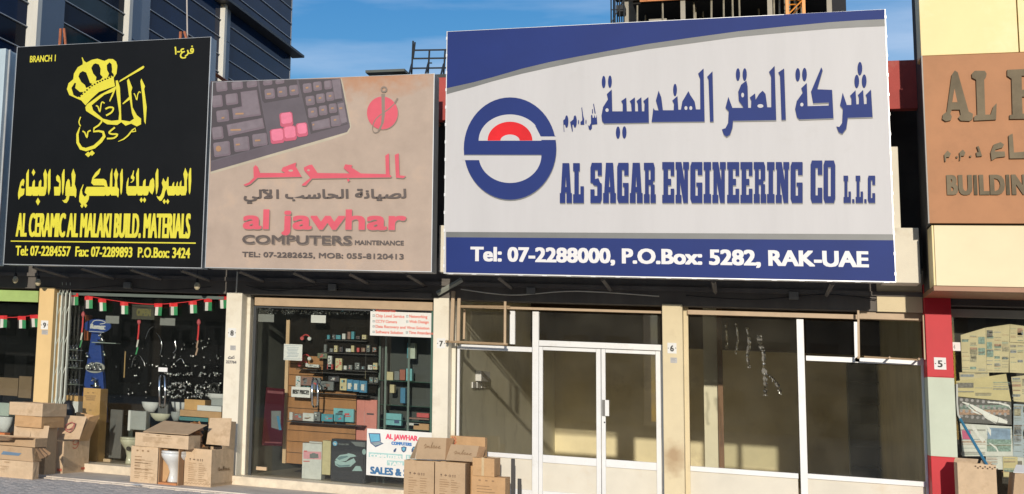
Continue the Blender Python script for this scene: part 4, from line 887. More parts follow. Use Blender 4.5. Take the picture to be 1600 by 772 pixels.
for px in (955, 961, 968, 975): x = P(px, 15, YC-1).x; mb = MB(); mb.tube([(x, YC-1, zf-3), (x, YC-1, zs+4)], .04, 5); mb.build('pole', dk, sc_); mb = MB(); mb.tube([(x, YC+.4, zf-3), (x, YC+.4, zs+4)], .035, 5); mb.build('pole', dk, sc_)
x0, x1 = P(955, 15, YC-1).x, P(976, 15, YC-1).x
for k in range(12):
    z = zf-2+k*.75; mb = MB(); mb.tube([(x0, YC-1, z), (x1, YC-1, z)], .03, 5); mb.build('ledger', dk, sc_)
    if k % 2: mb = MB(); mb.tube([(x0, YC-1, z), (x1, YC-1, z+1.4)], .03, 5); mb.build('brace', dk, sc_)
    if k % 3 == 1: MB().box(x0+.15, x1-.1, YC-.95, YC+.3, z, z+.06).build('platform', steel_dark, sc_)
for z in (zf+1.2, zf+2.4): MB().box(x0+.25, x1, YC-.98, YC+.2, z, z+.35).build('platform', M('netting_dark', (.03, .033, .038), .8), sc_)
MB().box(xa+.4, xb, YC+.4, YC+4.95, zs+.02, zs+.21).build('ceiling_shade', dkc, cb)  # near-black sheet standing for the shade under the slab
cr = thing('tower_crane', 'orange lattice crane mast in front of the unfinished block', 'crane', (P(1243, 20, YC-3).x, YC-3, 0))
om = M('crane_orange', (.72, .26, .02), .45, var=.08)
x0, x1 = P(1230, 12, YC-3).x, P(1256, 12, YC-3).x
for (x, y) in ((x0, YC-3), (x1, YC-3), (x0, YC-2), (x1, YC-2)): MB().box(x-.07, x+.07, y-.07, y+.07, 0, zs+10).build('mast_leg', om, cr)
for k in range(20):
    z = zf-6+k*.8
    for y in (YC-3, YC-2):
        mb = MB(); mb.tube([(x0, y, z), (x1, y, z+.8 if k % 2 else z-.8+1.6 if False else z+.8)] if k % 2 else [(x1, y, z), (x0, y, z+.8)], .035, 5); mb.build('lacing_bar', om, cr)
        mb = MB(); mb.tube([(x0, y, z), (x1, y, z)], .03, 5); mb.build('lacing_bar', om, cr)

# ------------------------------------------------------------------ shop windows of the three open shops
def glazed(x0, x1, ytop, nm='glass_pane', mt=g_clean):
    a, b = P(x0, 560, YG), P(x1, 560, YG); zt = P(x0, ytop, YG).z
    return MB().box(a.x, b.x, YG, YG+.008, ZF, zt).build(nm, mt, shop)
gd9 = glazed(88, 352, 462, 'glass_door'); gd8 = glazed(392, 571, 478.5, 'glass_door'); glazed(571.5, 675, 478.5)
MB().box(XL, X9a, YG, YG+.008, ZF, P(20, 474, YG).z).build('glass_pane', g_clean, shop)
mb = MB(); Vb(mb, 392.2, 396.5, 600, ZF, P(395, 478, YG).z, YG-.03, .03); mb.build('window_frame', steel_dark, shop)
mb = MB(); Vb(mb, 672.5, 675.5, 600, ZF, P(673, 478, YG).z, YG-.03, .03); mb.build('window_frame', M('green_glass_edge', (.03, .10, .07), .3), shop)
mb = MB(); Hb(mb, 398, 478.2, 480.5, 675, YG-.02, .05); mb.build('window_frame', steel_dark, shop)
# folded lattice gate
gt = thing('folding_gate', 'folded pale green steel lattice gate beside the ochre pillar', 'gate', tuple(P(97, 720, .12)))
for k in range(7):
    x = P(88.5+k*3.1, 540, .1).x; MB().box(x, x+.016, .02+(k % 2)*.10, .05+(k % 2)*.10, ZF, P(97, 458, .1).z).build('gate_bar', alu_old, gt)
for k in range(6):
    x = P(88.5+k*3.1, 540, .1).x; y = .035+(k % 2)*.10; y2 = .035+((k+1) % 2)*.10; x2 = x+.034
    for z in (.45, 1.0, 1.5, 2.0, 2.5, 2.85):
        mb = MB(); mb.tube([(x+.008, y, z), (x2, y2, z+.22)], .006, 5); mb.build('gate_link', alu_old, gt)
# lime board of the shop at the left edge
a, b = P(-40, 470, .0), P(61, 471, .0)
tag(MB().box(XL+.3, X9a-.004, -.03, .03, P(30, 471.5, 0).z, P(30, 454, 0).z).build('lime_board', green_board, bevel=.004), 'lime green board over the shop at the left edge', 'board')

# bunting
fr_, fw_, fg_, fk_ = M('flag_red', (.62, .03, .035), .7), M('flag_white', (.62, .62, .58), .7), M('flag_green', (.03, .24, .09), .7), M('flag_black', (.02, .02, .02), .7)
def bunting(label, string, flags, Y):
    t = thing('bunting', label, 'bunting', tuple(P(string[0][0], string[0][1], Y)), 'flag buntings')
    mb = MB(); mb.tube([P(x, y, Y) for x, y in smooth_path(string, 4)], .006, 5); mb.build('string', fr_, t)
    rn = random.Random(len(flags))
    for x, y in flags:
        s = rn.uniform(-1.2, 1.2); mb = MB(); w, h = 6.3, 19; yk = [0, .04, -.03]
        g_ = [(-1, 0), (1, 0), (1, .3), (-1, .3)]
        def q(u, v): return P(x+u*w/1+s*v*1.3, y+v*h-u*rn.uniform(-.4, .4), Y+.03*math.sin(u*2.4+x)-.01)
        us = (-1, -.66, .1, 1); A = [q(u, 0) for u in us]; B = [q(u, .30) for u in us]; C = [q(u, 1) for u in us]
        for i in range(3): mb.cur = 0; mb.poly([A[i], A[i+1], B[i+1], B[i]])
        for i in range(3): mb.cur = [3, 1, 2][i]; mb.poly([B[i], B[i+1], C[i+1], C[i]])
        # black strip kept thin
        mb.build('flag', [fr_, fw_, fg_, fk_], t)
bunting('string of small red, white, green and black flags across the shop under the black signboard', [(109, 456), (150, 465), (195, 472), (240, 475.5), (290, 472), (325, 466), (352, 461)], [(116, 458), (138.5, 463), (159.5, 467), (194, 472), (247.5, 474), (271, 473.5), (301, 470.5), (325, 466.5), (348, 463)], .22)
bunting('string of small flags over the shop at the far left edge', [(-20, 494), (20, 496), (58, 492)], [(5, 493), (34, 494), (53, 492)], .22)
def bulb(x, y, label, Y=-.35):
    p = P(x, y, Y); t = thing('light_bulb', label, 'light bulb', tuple(p), 'bulbs hanging under the signboards')
    mb = MB(); mb.loft([(p.x, p.y, p.z-.062, .004, .004), (p.x, p.y, p.z-.058, .022, .022), (p.x, p.y, p.z-.03, .045, .045), (p.x, p.y, p.z, .052, .052), (p.x, p.y, p.z+.03, .042, .042), (p.x, p.y, p.z+.055, .026, .026)], 16)
    mb.build('bulb_glass', M('bulb_glass', (.50, .44, .30), .12, var=.05), t, smooth=True)
    mb = MB(); mb.tube([(p.x, p.y, p.z+.055), (p.x, p.y, p.z+.11)], .026, 12); mb.build('socket', black_p, t)
    mb = MB(); mb.tube([(p.x, p.y, p.z+.11), (p.x, p.y, p.z+.30)], .006, 6); mb.build('cable', black_p, t)
bulb(24, 437, 'light bulb at the far left, nearest the picture edge'); bulb(59.5, 441, 'light bulb hanging beside the ochre pillar'); bulb(308, 447, 'light bulb hanging under the right end of the black signboard')
# pipe/conduit down to pillar eight and fallen strut under the pink board
mb = MB(); mb.tube([P(371, 424, -.05), P(369, 457, -.05)], .012, 8); tag(mb.build('conduit', M('white_conduit', (.6, .58, .5), .5)), 'thin white conduit running down onto pillar eight', 'pipe')
t = thing('loose_strut', 'pale diagonal strut leaning out over the top of pillar seven', 'strut', tuple(P(685, 458, -.5))); mb = MB(); bar(mb, P(683, 459, -.1), P(722, 437, -.1), .05); mb.build('strut_bar', M('pale_strut', (.28, .30, .26), .6), t)

# ------------------------------------------------------------------ unseen buildings added across the road to cover bright sky in the glass reflections
for k in range(7):
    x = -64+k*19; h = [11.6, 12.6, 11.2, 12.4, 11.8, 12.2, 11.4][k]
    t = thing('reflection_building', ['sand', 'brown', 'grey', 'cream', 'buff', 'tan', 'pale'][k]+' unseen building added across the road for the glass reflections', 'building', (x+9, -88, 0))
    wm_ = M('far_wall_%d' % (k % 3), [(.30, .24, .17), (.22, .17, .12), (.26, .25, .22)][k % 3], .85, scale=.4)
    MB().box(x, x+18, -96, -88, 0, h).build('wall', wm_, t)
    for i in range(6):
        for j in range(3): MB().box(x+1+i*2.9, x+2.7+i*2.9, -87.99, -87.9, 1+j*3.4, 2.8+j*3.4).build('window', M('far_window', (.02, .025, .03), .2), t)

# ------------------------------------------------------------------ cardboard boxes
def local(loc, rz):
    mt = Matrix.Translation(Vector(loc)) @ Matrix.Rotation(rz, 4, 'Z'); return lambda v: mt @ Vector(v)
def carton(label, loc, w, d, h, rz=0, mat=None, open_=False, flaps=(), marks='', tape=False, lean=0, cat='box', group=None, skew=0, name='cardboard_box'):
    """front-left-bottom corner at loc; front faces -Y"""
    mat = mat or card; t = thing(name, label, cat, tuple(loc), group); X = local(loc, rz)
    mb = MB(); rn = random.Random(label)
    if open_:
        k = .006
        mb.box(0, w, 0, k, 0, h).box(0, w, d-k, d, 0, h).box(0, k, k, d-k, 0, h).box(w-k, w, k, d-k, 0, h)
        mb.box(k, w-k, k, d-k, 0, k)
    else:
        j = lambda: rn.uniform(-.006, .006)
        # subdivided shell, slightly bulged and dented
        nx, ny, nz = 5, 4, 4; pts = {}; 
        def pt(i, jj, kk):
            key = (i, jj, kk)
            if key not in pts:
                x, y, z = w*i/nx, d*jj/ny, h*kk/nz
                ex, ey, ez = 4*(i/nx)*(1-i/nx), 4*(jj/ny)*(1-jj/ny), 4*(kk/nz)*(1-kk/nz)
                if jj in (0, ny): y += (1 if jj else -1)*.010*ex*ez*rn.uniform(-.5, 1.2)
                if i in (0, nx): x += (1 if i else -1)*.010*ey*ez*rn.uniform(-.5, 1.2)
                if kk == nz: z += -.008*ex*ey*rn.uniform(.2, 1.6)+(rn.uniform(-.004, .002) if ex*ey == 0 else 0)
                x += skew*z
                pts[key] = len(mb.v); mb.v.append(Vector((x, y, z)))
            return pts[key]
        def face_(a): mb.f.append(tuple(a)); mb.mi.append(0)
        for i in range(nx):
            for kk in range(nz):
                face_([pt(i, 0, kk), pt(i+1, 0, kk), pt(i+1, 0, kk+1), pt(i, 0, kk+1)]); face_([pt(i, ny, kk), pt(i, ny, kk+1), pt(i+1, ny, kk+1), pt(i+1, ny, kk)])
        for jj in range(ny):
            for kk in range(nz):
                face_([pt(0, jj, kk), pt(0, jj, kk+1), pt(0, jj+1, kk+1), pt(0, jj+1, kk)]); face_([pt(nx, jj, kk), pt(nx, jj+1, kk), pt(nx, jj+1, kk+1), pt(nx, jj, kk+1)])
        for i in range(nx):
            for jj in range(ny):
                face_([pt(i, jj, nz), pt(i+1, jj, nz), pt(i+1, jj+1, nz), pt(i, jj+1, nz)]); face_([pt(i, jj, 0), pt(i, jj+1, 0), pt(i+1, jj+1, 0), pt(i+1, jj, 0)])
    mb.build('body', mat, t, xf=X)
    if not open_:   # seam where the top flaps meet
        s = MB(); s.box(.01, w-.01, d/2-.004, d/2+.004, h-.004, h+.002); s.build('flap_seam', card_in, t, xf=X)
    for fl in flaps:   # (edge, a, b, length, angle) edge f/b/l/r, angle from vertical outwards
        e, a, b, L, ang = fl[:5]; tap = fl[5] if len(fl) > 5 else .03; s, c = math.sin(R(ang))*L, math.cos(R(ang))*L
        if e == 'f': q = [(a, 0, h), (b, 0, h), (b-tap, -s, h+c), (a+tap, -s, h+c)]; n_ = (0, .006, 0)
        if e == 'b': q = [(a, d-.006, h), (b, d-.006, h), (b-tap, d+s, h+c), (a+tap, d+s, h+c)]; n_ = (0, .006, 0)
        if e == 'l': q = [(0, a, h), (0, b, h), (-s, b-tap, h+c), (-s, a+tap, h+c)]; n_ = (.006, 0, 0)
        if e == 'r': q = [(w-.006, a, h), (w-.006, b, h), (w+s, b-tap, h+c), (w+s, a+tap, h+c)]; n_ = (.006, 0, 0)
        m2 = MB(); m2.prism(q, n_); m2.build('flap', mat, t, xf=X)
    # printing on the front and the right side
    def fp(u, v, e=0): return X((u*w, -.009-e, v*h))
    def sp(u, v, e=0): return X((w+.009+e, u*d, v*h))
    def rects(fn, name, mt, L):
        m3 = MB(); 
        for (a, b, c_, d_) in L: m3.poly([fn(a, b), fn(c_, b), fn(c_, d_), fn(a, d_)])
        m3.build(name, mt, t)
    if 'h' in marks:   # handling symbols, arrows up, umbrella, cup, recycling
        m3 = MB(); y = .70
        def poly(pp): m3.poly([fp(a, b, .001) for a, b in pp])
        poly([(.18, y+.03), (.24, y+.03), (.21, y-.02)]); poly([(.205, y-.02), (.215, y-.02), (.215, y-.035), (.205, y-.035)])
        poly([(.31, y), (.41, y), (.39, y+.018), (.36, y+.028), (.33, y+.018)]); poly([(.356, y), (.364, y), (.364, y-.025), (.356, y-.025)])
        for q in ribbon([(.50+.035*math.cos(a*.7), y+.022*math.sin(a*.7)) for a in range(10)], .012): poly(q)
        for u in (.60, .67): poly([(u-.008, y-.03), (u+.008, y-.03), (u+.008, y+.01), (u-.008, y+.01)]); poly([(u-.022, y+.008), (u+.022, y+.008), (u, y+.034)])
        m3.build('handling_symbols', ink, t)
    if 't' in marks:   # rows of small print
        L = []; v = .60
        while v > .12:
            L += [(.16, v, .16+rn.uniform(.15, .33), v+.010), (.54, v, .54+rn.uniform(.1, .3), v+.010)]
            if rn.random() < .3: L.append((.15, v-.012, .86, v-.008))
            v -= rn.uniform(.045, .06)
        rects(fp, 'small_print', ink_faint, L)
    if 'k' in marks:   # faint block print
        L = []; v = .84
        L += [(.2+i*.2, .86, .27+i*.2, .90) for i in range(3)]
        v = .70
        while v > .3: L.append((.15, v, .15+rn.uniform(.25, .6), v+.02)); v -= .085
        rects(fp, 'faint_print', ink_faint, L)
    if 'r' in marks: rects(fp, 'red_print', ink_red, [(.02+i*.03, .14, .04+i*.03, .20) for i in range(3)]+[(.78+i*.05, .12, .815+i*.05, .20) for i in range(4)]+[(.2, .17, .7, .175)])
    if 'R' in marks: rects(sp, 'red_print', ink_red, [(.70+i*.06, .13, .745+i*.06, .20) for i in range(4)])
    if 'c' in marks: rects(fp, 'checker_print', ink_faint, [(.02+i*.055, .05+(i % 2)*.022, .047+i*.055, .072+(i % 2)*.022) for i in range(18)])
    if 'C' in marks: rects(sp, 'checker_print', ink_faint, [(.02+i*.04, .05+(i % 2)*.022, .04+i*.04, .072+(i % 2)*.022) for i in range(24)])
    def script(fn, mt, u0, v0, s, asp):
        pp = [(0, .2), (.08, .5), (.12, .2), (.05, .0), (.16, .1), (.22, .3), (.24, .05), (.3, .28), (.34, .05), (.42, .1), (.5, .7), (.46, .2), (.5, .02), (.58, .3), (.64, .28), (.6, .02), (.7, .1), (.78, .3), (.74, .02), (.86, .12), (.98, .3), (.9, .0), (1.05, .05)]
        m3 = MB(); 
        for q in ribbon(smooth_path([(u0+x*s, v0+y*s*asp) for x, y in pp], 3), s*.05): m3.poly([fn(a, b, .0015) for a, b in q])
        m3.build('script_mark', mt, t)
    if 's' in marks: script(fp, ink_faint, .25, .5, .45, .8)
    if 'S' in marks: script(sp, ink_faint, .28, .42, .5, .35)
    def nine(fn, mt, u0, v0, su, sv):
        pp = [(.9, .9), (.5, 1.05), (.1, .8), (.15, .5), (.5, .45), (.85, .7), (.85, .95), (.9, .5), (.7, .15), (.35, 0), (.05, .2)]
        m3 = MB()
        for q in ribbon(smooth_path([(u0+x*su, v0+y*sv) for x, y in pp], 4), .02): m3.poly([fn(a, b, .0015) for a, b in q])
        m3.build('red_nine', mt, t)
    if '9' in marks: nine(sp, ink_red, .30, .78, .26, .26)
    if tape:
        m3 = MB(); m3.box(w*.42, w*.54, -.0125, -.0105, h*.02, h+.004).box(w*.42, w*.54, -.012, d*.9, h+.0042, h+.006); m3.build('tape', tape_m, t, xf=X)
    return t, X
WZ = .03
def front(px0, px1, pyb, z=WZ):   # front bottom corners measured in the photograph
    a = G(px0, pyb, z); return a, (P(px1, pyb, a.y).x-a.x)
def size_h(px, pyt, loc): return P(px, pyt, loc.y).z-loc.z

# group by the black signboard's shop ---------------------------------
a, w_ = front(61, 97.5, 740, 0); h_ = size_h(61, 687, a)
c, X = carton('tall cardboard box with a red 9 written on its side, right of the flat boxes', (a.x, a.y, 0), w_, .95, h_, mat=card2, marks='krR9', flaps=[])
m2 = MB(); q = [P(86, 686.5, a.y+.03), P(124, 686.5, a.y+.05), P(135.5, 651, a.y+.22), P(98, 648.5, a.y+.2)]; m2.prism(q, (0, .006, 0)); fl = m2.build('flap', card2, c)
m3 = MB()
for q in ribbon(smooth_path([(117, 663), (113, 660), (106, 663), (104, 668), (108, 671), (114, 669), (117, 664), (118, 661), (117, 669), (112, 675), (105, 672)], 4), 1.6): m3.poly([P(x, y, a.y+.12-(y-648)*.0+.0) + Vector((0, -.105+(667-y)*.0046+.06, 0)) for x, y in q])
m3.build('red_nine', M('faded_red_ink', (.36, .12, .10), .8), fl)
m2 = MB(); m2.prism([PX(136, 650, a.x+w_) if False else X((w_, .55, h_)), X((w_, .95, h_)), X((w_, .95, h_+.36)), X((w_, .62, h_+.34))], (.006, 0, 0)); m2.build('flap', card2, c)
m2 = MB(); m2.prism([X((.1, .955, h_)), X((w_, .955, h_)), X((w_+.03, .99, h_+.40)), X((.12, .99, h_+.44))], (0, .006, 0)); m2.build('flap', card3, c)
m2 = MB(); m2.prism([X((w_+.005, .5, h_)), X((w_+.005, .9, h_)), X((w_+.17, .92, h_+.42)), X((w_+.12, .62, h_+.38))], (.006, 0, 0)); m2.build('flap', card3, c)
# flat lying cartons, left of it
a2, w2 = front(-60, 51, 739.5, 0); hh = size_h(20, 719.5, a2)
carton('lowest flat cardboard box at the left, under the crushed box', (a2.x, a2.y, 0), w2, .20, hh, mat=card2, marks='k')
c, X = carton('crushed flat box with blue print, second from the bottom at the left', (a2.x-.02, a2.y+.03, hh+.003), w2-.0, .28, .20, mat=card, skew=-.15)
m3 = MB(); m3.poly([X((w2*.55, -.012, .07)), X((w2*.80, -.012, .07)), X((w2*.84, -.012, .11)), X((w2*.58, -.012, .12))]); m3.build('blue_print', M('blue_carton_print', (.12, .20, .30), .7), c)
for k in range(3):
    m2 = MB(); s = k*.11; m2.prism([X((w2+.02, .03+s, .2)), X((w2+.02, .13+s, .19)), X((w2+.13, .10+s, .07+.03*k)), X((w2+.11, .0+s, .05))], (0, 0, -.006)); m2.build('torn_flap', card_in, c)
a3 = Vector((a2.x+.1, a2.y+.08, hh+.21))
m_ = P(57, 690, a3.y).x
c, X = carton('open cardboard box with its flaps bent outwards, under the two stacked boxes', (m_-1.0, a3.y, a3.z), .98, .40, .13, mat=card, open_=True)
for (x0, x1, dy, dz, y0) in ((.36, .66, -.22, -.04, 0), (.67, .97, -.24, .02, 0)):
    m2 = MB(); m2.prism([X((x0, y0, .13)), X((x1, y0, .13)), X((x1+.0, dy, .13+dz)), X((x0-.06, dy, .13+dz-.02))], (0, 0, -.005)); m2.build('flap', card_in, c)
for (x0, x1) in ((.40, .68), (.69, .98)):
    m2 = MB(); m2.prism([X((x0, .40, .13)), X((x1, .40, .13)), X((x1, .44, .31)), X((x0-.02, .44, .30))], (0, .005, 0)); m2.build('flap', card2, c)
zt1, zt2 = P(40, 666, a3.y+.3), P(40, 648.5, a3.y+.3)
zlo = a3.z+.33
ax_ = P(23, 660, a3.y+.35); bx_ = P(65, 660, a3.y+.35)
h2 = size_h(23, 648.5, Vector((ax_.x, a3.y+.35, P(23, 666, a3.y+.35).z)))
z_ = P(23, 666, a3.y+.35).z
MBs = MB().box(ax_.x+.02, bx_.x-.04, a3.y+.62, a3.y+1.0, .0, z_-.004); o = MBs.build('cardboard_box', card, bevel=.004); tag(o, 'cardboard box mostly hidden behind the open box, carrying the two stacked boxes', 'box')
carton('lower of the two cartons stacked over the open box at the left', (ax_.x, a3.y+.35, z_), bx_.x-ax_.x, .78, h2, mat=card3, rz=.0)
ax2 = P(14.5, 640, a3.y+.33); bx2 = P(66.5, 640, a3.y+.33)
carton('topmost carton of the stack at the left, slightly overhanging', (ax2.x, a3.y+.33, z_+h2+.004), bx2.x-ax2.x, .84, size_h(14.5, 628, Vector((ax2.x, a3.y+.33, z_+h2))), mat=card2, rz=.0)
# black bag behind
p = P(105, 650, -.35); mb = MB(); mb.loft([(p.x, p.y, p.z-.25, .09, .08), (p.x, p.y, p.z-.05, .13, .1), (p.x+.01, p.y, p.z+.1, .12, .09), (p.x, p.y, p.z+.2, .07, .06), (p.x+.02, p.y, p.z+.25, .05, .03)], 12)
tag(mb.build('black_bag', black_p, smooth=True), 'crumpled black bag behind the stacked cartons at the left', 'bag')

# toilet carton group ---------------------------------------------------
a, w_ = front(203, 245, 752.5); h_ = size_h(203, 696, a)
carton('plain carton left of the white toilet, with faint printed lines', (a.x, a.y, WZ), w_, .5, h_, mat=card2, marks='kt')
yq = a.y
b_, wb = front(287, 329, 758); hb = size_h(287, 699.5, b_)
c, X = carton('open carton right of the white toilet, with handling symbols and a raised lid', (b_.x, b_.y, WZ), wb, 1.0, hb, mat=card2, marks='htcCS', open_=True)
q = [P(322, 694, b_.y+.45), P(358, 697, b_.y+.45), P(362, 653.5, b_.y+.62), P(328, 653, b_.y+.62)]
m2 = MB(); m2.prism(q, (0, .006, 0)); m2.build('lid_flap', card2, c)
m2 = MB(); m2.prism([X((wb, .45, hb)), X((wb, 1.0, hb)), X((wb+.01, 1.0, hb+.40)), X((wb-.02, .62, hb+.42))], (.006, 0, 0)); m2.build('side_flap', card2, c)
# middle carton with its front cut open
xm0, xm1 = a.x+w_+.01, b_.x-.01
t = thing('cardboard_box', 'carton with its front torn open around the white toilet', 'box', (xm0, yq, WZ))
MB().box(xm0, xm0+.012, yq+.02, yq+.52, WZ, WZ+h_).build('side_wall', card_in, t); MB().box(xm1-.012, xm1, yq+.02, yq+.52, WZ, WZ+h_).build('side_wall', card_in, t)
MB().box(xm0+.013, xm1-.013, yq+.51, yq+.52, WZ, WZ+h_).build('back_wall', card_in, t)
MB().box(xm0+.013, xm1-.013, yq-.01, yq+.50, WZ, WZ+.03).build('base', M('orange_card_base', (.48, .20, .08), .8), t)
mb = MB(); n_ = 10
for i in range(n_):
    v0, v1 = i/n_, (i+1)/n_; f_ = lambda v: xm0+.035+.07*math.sin(v*math.pi)
    mb.prism([(xm0+.014, yq+.16, WZ+.031+v0*(h_-.04)), (xm0+.014, yq+.16, WZ+.031+v1*(h_-.04)), (f_(v1)+.03, yq+.16, WZ+.031+v1*(h_-.04)), (f_(v0)+.03, yq+.16, WZ+.031+v0*(h_-.04))], (0, .3, 0))
mb.build('bent_liner', card3, t)
def toilet(label, x, y, z, s=1.0, rz=0, mat=porcelain, tank=False, name='toilet'):
    t = thing(name, label, 'toilet', (x, y, z)); X = lambda v: Matrix.Translation((x, y, z)) @ Matrix.Rotation(rz, 4, 'Z') @ (Vector(v)*s)
    mb = MB(); mb.loft([(0, .03, 0, .105, .19), (0, .03, .02, .10, .185), (0, .02, .12, .085, .15), (0, .0, .22, .10, .17), (0, -.03, .29, .145, .22), (0, -.04, .35, .178, .255), (0, -.04, .385, .185, .262), (0, -.04, .395, .175, .25), (0, -.04, .37, .14, .2), (0, -.04, .30, .09, .13)], 24, cap=True)
    mb.build('bowl', mat, t, smooth=True, xf=X)
    mb = MB(); mb.loft([(0, -.035, .396, .182, .258), (0, -.035, .41, .186, .262), (0, -.035, .425, .18, .255), (0, -.035, .43, .15, .22)], 24); mb.build('seat_lid', mat, t, smooth=True, xf=X)
    if tank:
        mb = MB(); mb.box(-.18, .18, .17, .34, .38, .76); mb.build('tank', mat, t, bevel=.02, xf=X); mb = MB(); mb.box(-.19, .19, .16, .35, .765, .80); mb.build('tank_lid', mat, t, bevel=.01, xf=X)
    return t
tx = P(271, 720, yq+.25)
toilet('white toilet bowl standing between two open cartons on the walkway', (P(258, 700, yq+.2).x+P(285, 700, yq+.2).x)/2, yq+.30, WZ+.032, s=1.07)
# slab carton across the top and loose card on it
z_ = WZ+h_+.004; q0, q1 = P(211, 690, yq-.02), P(294.5, 690, yq-.02)
ht = size_h(211, 675.5, Vector((q0.x, yq-.02, z_)))
carton('long flat carton bridging the boxes above the white toilet', (q0.x, yq-.02, z_), q1.x-q0.x, .5, ht, mat=card2, marks='k')
m2 = MB(); zz = z_+ht+.01
m2.prism([(q0.x+.13, yq-.03, zz+.005), (q1.x-.02, yq-.0, zz+.005), (q1.x+.12, yq+.42, zz+.15), (q0.x+.28, yq+.42, zz+.17)], (0, 0, .008))
tag(m2.build('cardboard_sheet', card), 'loose sheet of cardboard sloping on top of the long flat carton', 'cardboard')
mb = MB(); rn = random.Random(2); pc = P(303, 678, b_.y+.35)
for k in range(26):
    c_ = pc+Vector((rn.uniform(-.09, .09), rn.uniform(-.1, .1), rn.uniform(-.18, .16))); u = Vector((rn.uniform(-1, 1), rn.uniform(-1, 1), rn.uniform(-1, 1))).normalized()*rn.uniform(.05, .1); v = u.orthogonal().normalized()*rn.uniform(.03, .07)
    mb.poly([c_-u-v, c_+u-v*.6, c_+u*.7+v, c_-u*.8+v*.9])
tag(mb.build('crumpled_wrapping', M('brown_wrapping', (.36, .17, .07), .6, var=.35, scale=6)), 'crumpled brown wrapping stuffed beside the raised carton lid', 'wrapping paper')

# centre group ----------------------------------------------------------
YC1 = -.95
def at(px, py, Y): return P(px, py, Y)
def box_at(label, x0, x1, yt, Y, d, zb, mat, marks='', **kw):
    a = P(x0, yt, Y); b = P(x1, yt, Y); return carton(label, (a.x, Y, zb), b.x-a.x, d, a.z-zb, mat=mat, marks=marks, **kw)
cA, XA = box_at('carton with handling symbols, left of the pair before the pink shop\'s doorway', 631.6, 678.5, 718.5, YC1, .36, WZ, card, 'ht', open_=True)
cB, XB = box_at('carton with handling symbols, right of the pair near pillar seven', 680, 727, 721, YC1-.01, .36, WZ, card, 'ht', open_=True)
def slant(c, pts, Y0, Y1, mat, nm='lid_flap', script_=None):
    q = [P(pts[0][0], pts[0][1], Y0), P(pts[1][0], pts[1][1], Y0), P(pts[2][0], pts[2][1], Y1), P(pts[3][0], pts[3][1], Y1)]
    m2 = MB(); m2.prism(q, (0, .008, 0)); o = m2.build(nm, mat, c)
    if script_:
        u0, v0, s = script_; A = q[0]; U = q[1]-q[0]; V = q[3]-q[0]
        pp = [(0, .2), (.08, .5), (.12, .2), (.05, .0), (.16, .1), (.22, .3), (.24, .05), (.3, .28), (.34, .05), (.42, .1), (.5, .7), (.46, .2), (.5, .02), (.58, .3), (.64, .28), (.6, .02), (.7, .1), (.78, .3), (.74, .02), (.86, .12), (.98, .3), (.9, .0), (1.05, .05)]
        m3 = MB()
        for r_ in ribbon(smooth_path([(u0+x*s, v0+y*s*.7) for x, y in pp], 3), s*.045): m3.poly([A+U*x+V*y+Vector((0, -.003, 0)) for x, y in r_])
        m3.build('script_mark', ink_faint, o)
    return q
q = slant(cA, [(649, 717.5), (695.5, 718.5), (697.5, 684.5), (655, 683)], YC1+.20, YC1+.37, card, script_=(.22, .5, .55))
m2 = MB(); m2.prism([q[1], q[1]+Vector((.06, .14, .0)), q[2]+Vector((.09, .1, .0)), q[2]], (0, 0, -.006)) ; m2.build('side_flap', card_in, cA)
m2 = MB(); m2.prism([P(648, 717, YC1+.2), P(640, 716.5, YC1+.36), P(652, 690, YC1+.36), P(655, 683, YC1+.37)], (.006, 0, 0)); m2.build('side_flap', card, cA)
q = slant(cB, [(696, 719), (742, 722), (748.5, 697), (705, 694)], YC1+.18, YC1+.34, card, script_=(.2, .4, .6))
m2 = MB(); m2.prism([q[1], q[1]+Vector((.07, .12, .0)), q[2]+Vector((.08, .08, -.01)), q[2]], (0, 0, -.006)); m2.build('side_flap', card_in, cB)
cE, XE = box_at('tall upright carton with red checks at its corner, rear of the group by pillar seven', 703.5, 758, 680.5, YC1+.62, .18, WZ, card3, '')
m3 = MB(); hE = P(703.5, 680.5, YC1+.62).z-WZ
for k in range(10): 
    for j_ in range(2): m3.poly([XE((.03+.03*j_+(k % 2)*.015, -.011, hE-.03-k*.022)), XE((.045+.03*j_+(k % 2)*.015, -.011, hE-.03-k*.022)), XE((.045+.03*j_+(k % 2)*.015, -.011, hE-.012-k*.022)), XE((.03+.03*j_+(k % 2)*.015, -.011, hE-.012-k*.022))])
m3.build('red_checks', ink_red, cE)
YG1 = YC1+.02
cG, XG = box_at('wide carton at the right of the centre group, with rough dark print', 737.5, 789.5, 743, YG1, .42, WZ, card3, 'k')
zG = P(737.5, 743, YG1).z+.004
cF, XF = box_at('small taped carton on top of the wide carton beside the empty shop', 738.5, 772.5, 714.5, YG1-.02, .50, zG, card3, '', tape=True)
p = P(800, 745, YG1+.35); tag(MB().box(p.x-.03, p.x+.02, YG1+.45, YG1+.49, WZ, P(800, 717, YG1+.4).z).build('black_foam', black_p, bevel=.006), 'thin black strip standing behind the small taped carton', 'strip')
p = P(812, 760, YG1+.5); tag(MB().box(p.x-.03, p.x+.02, YG1+.50, YG1+.54, WZ, P(812, 748, YG1+.5).z).build('black_foam', black_p, bevel=.006), 'short black strip right of the wide carton on the step', 'strip')

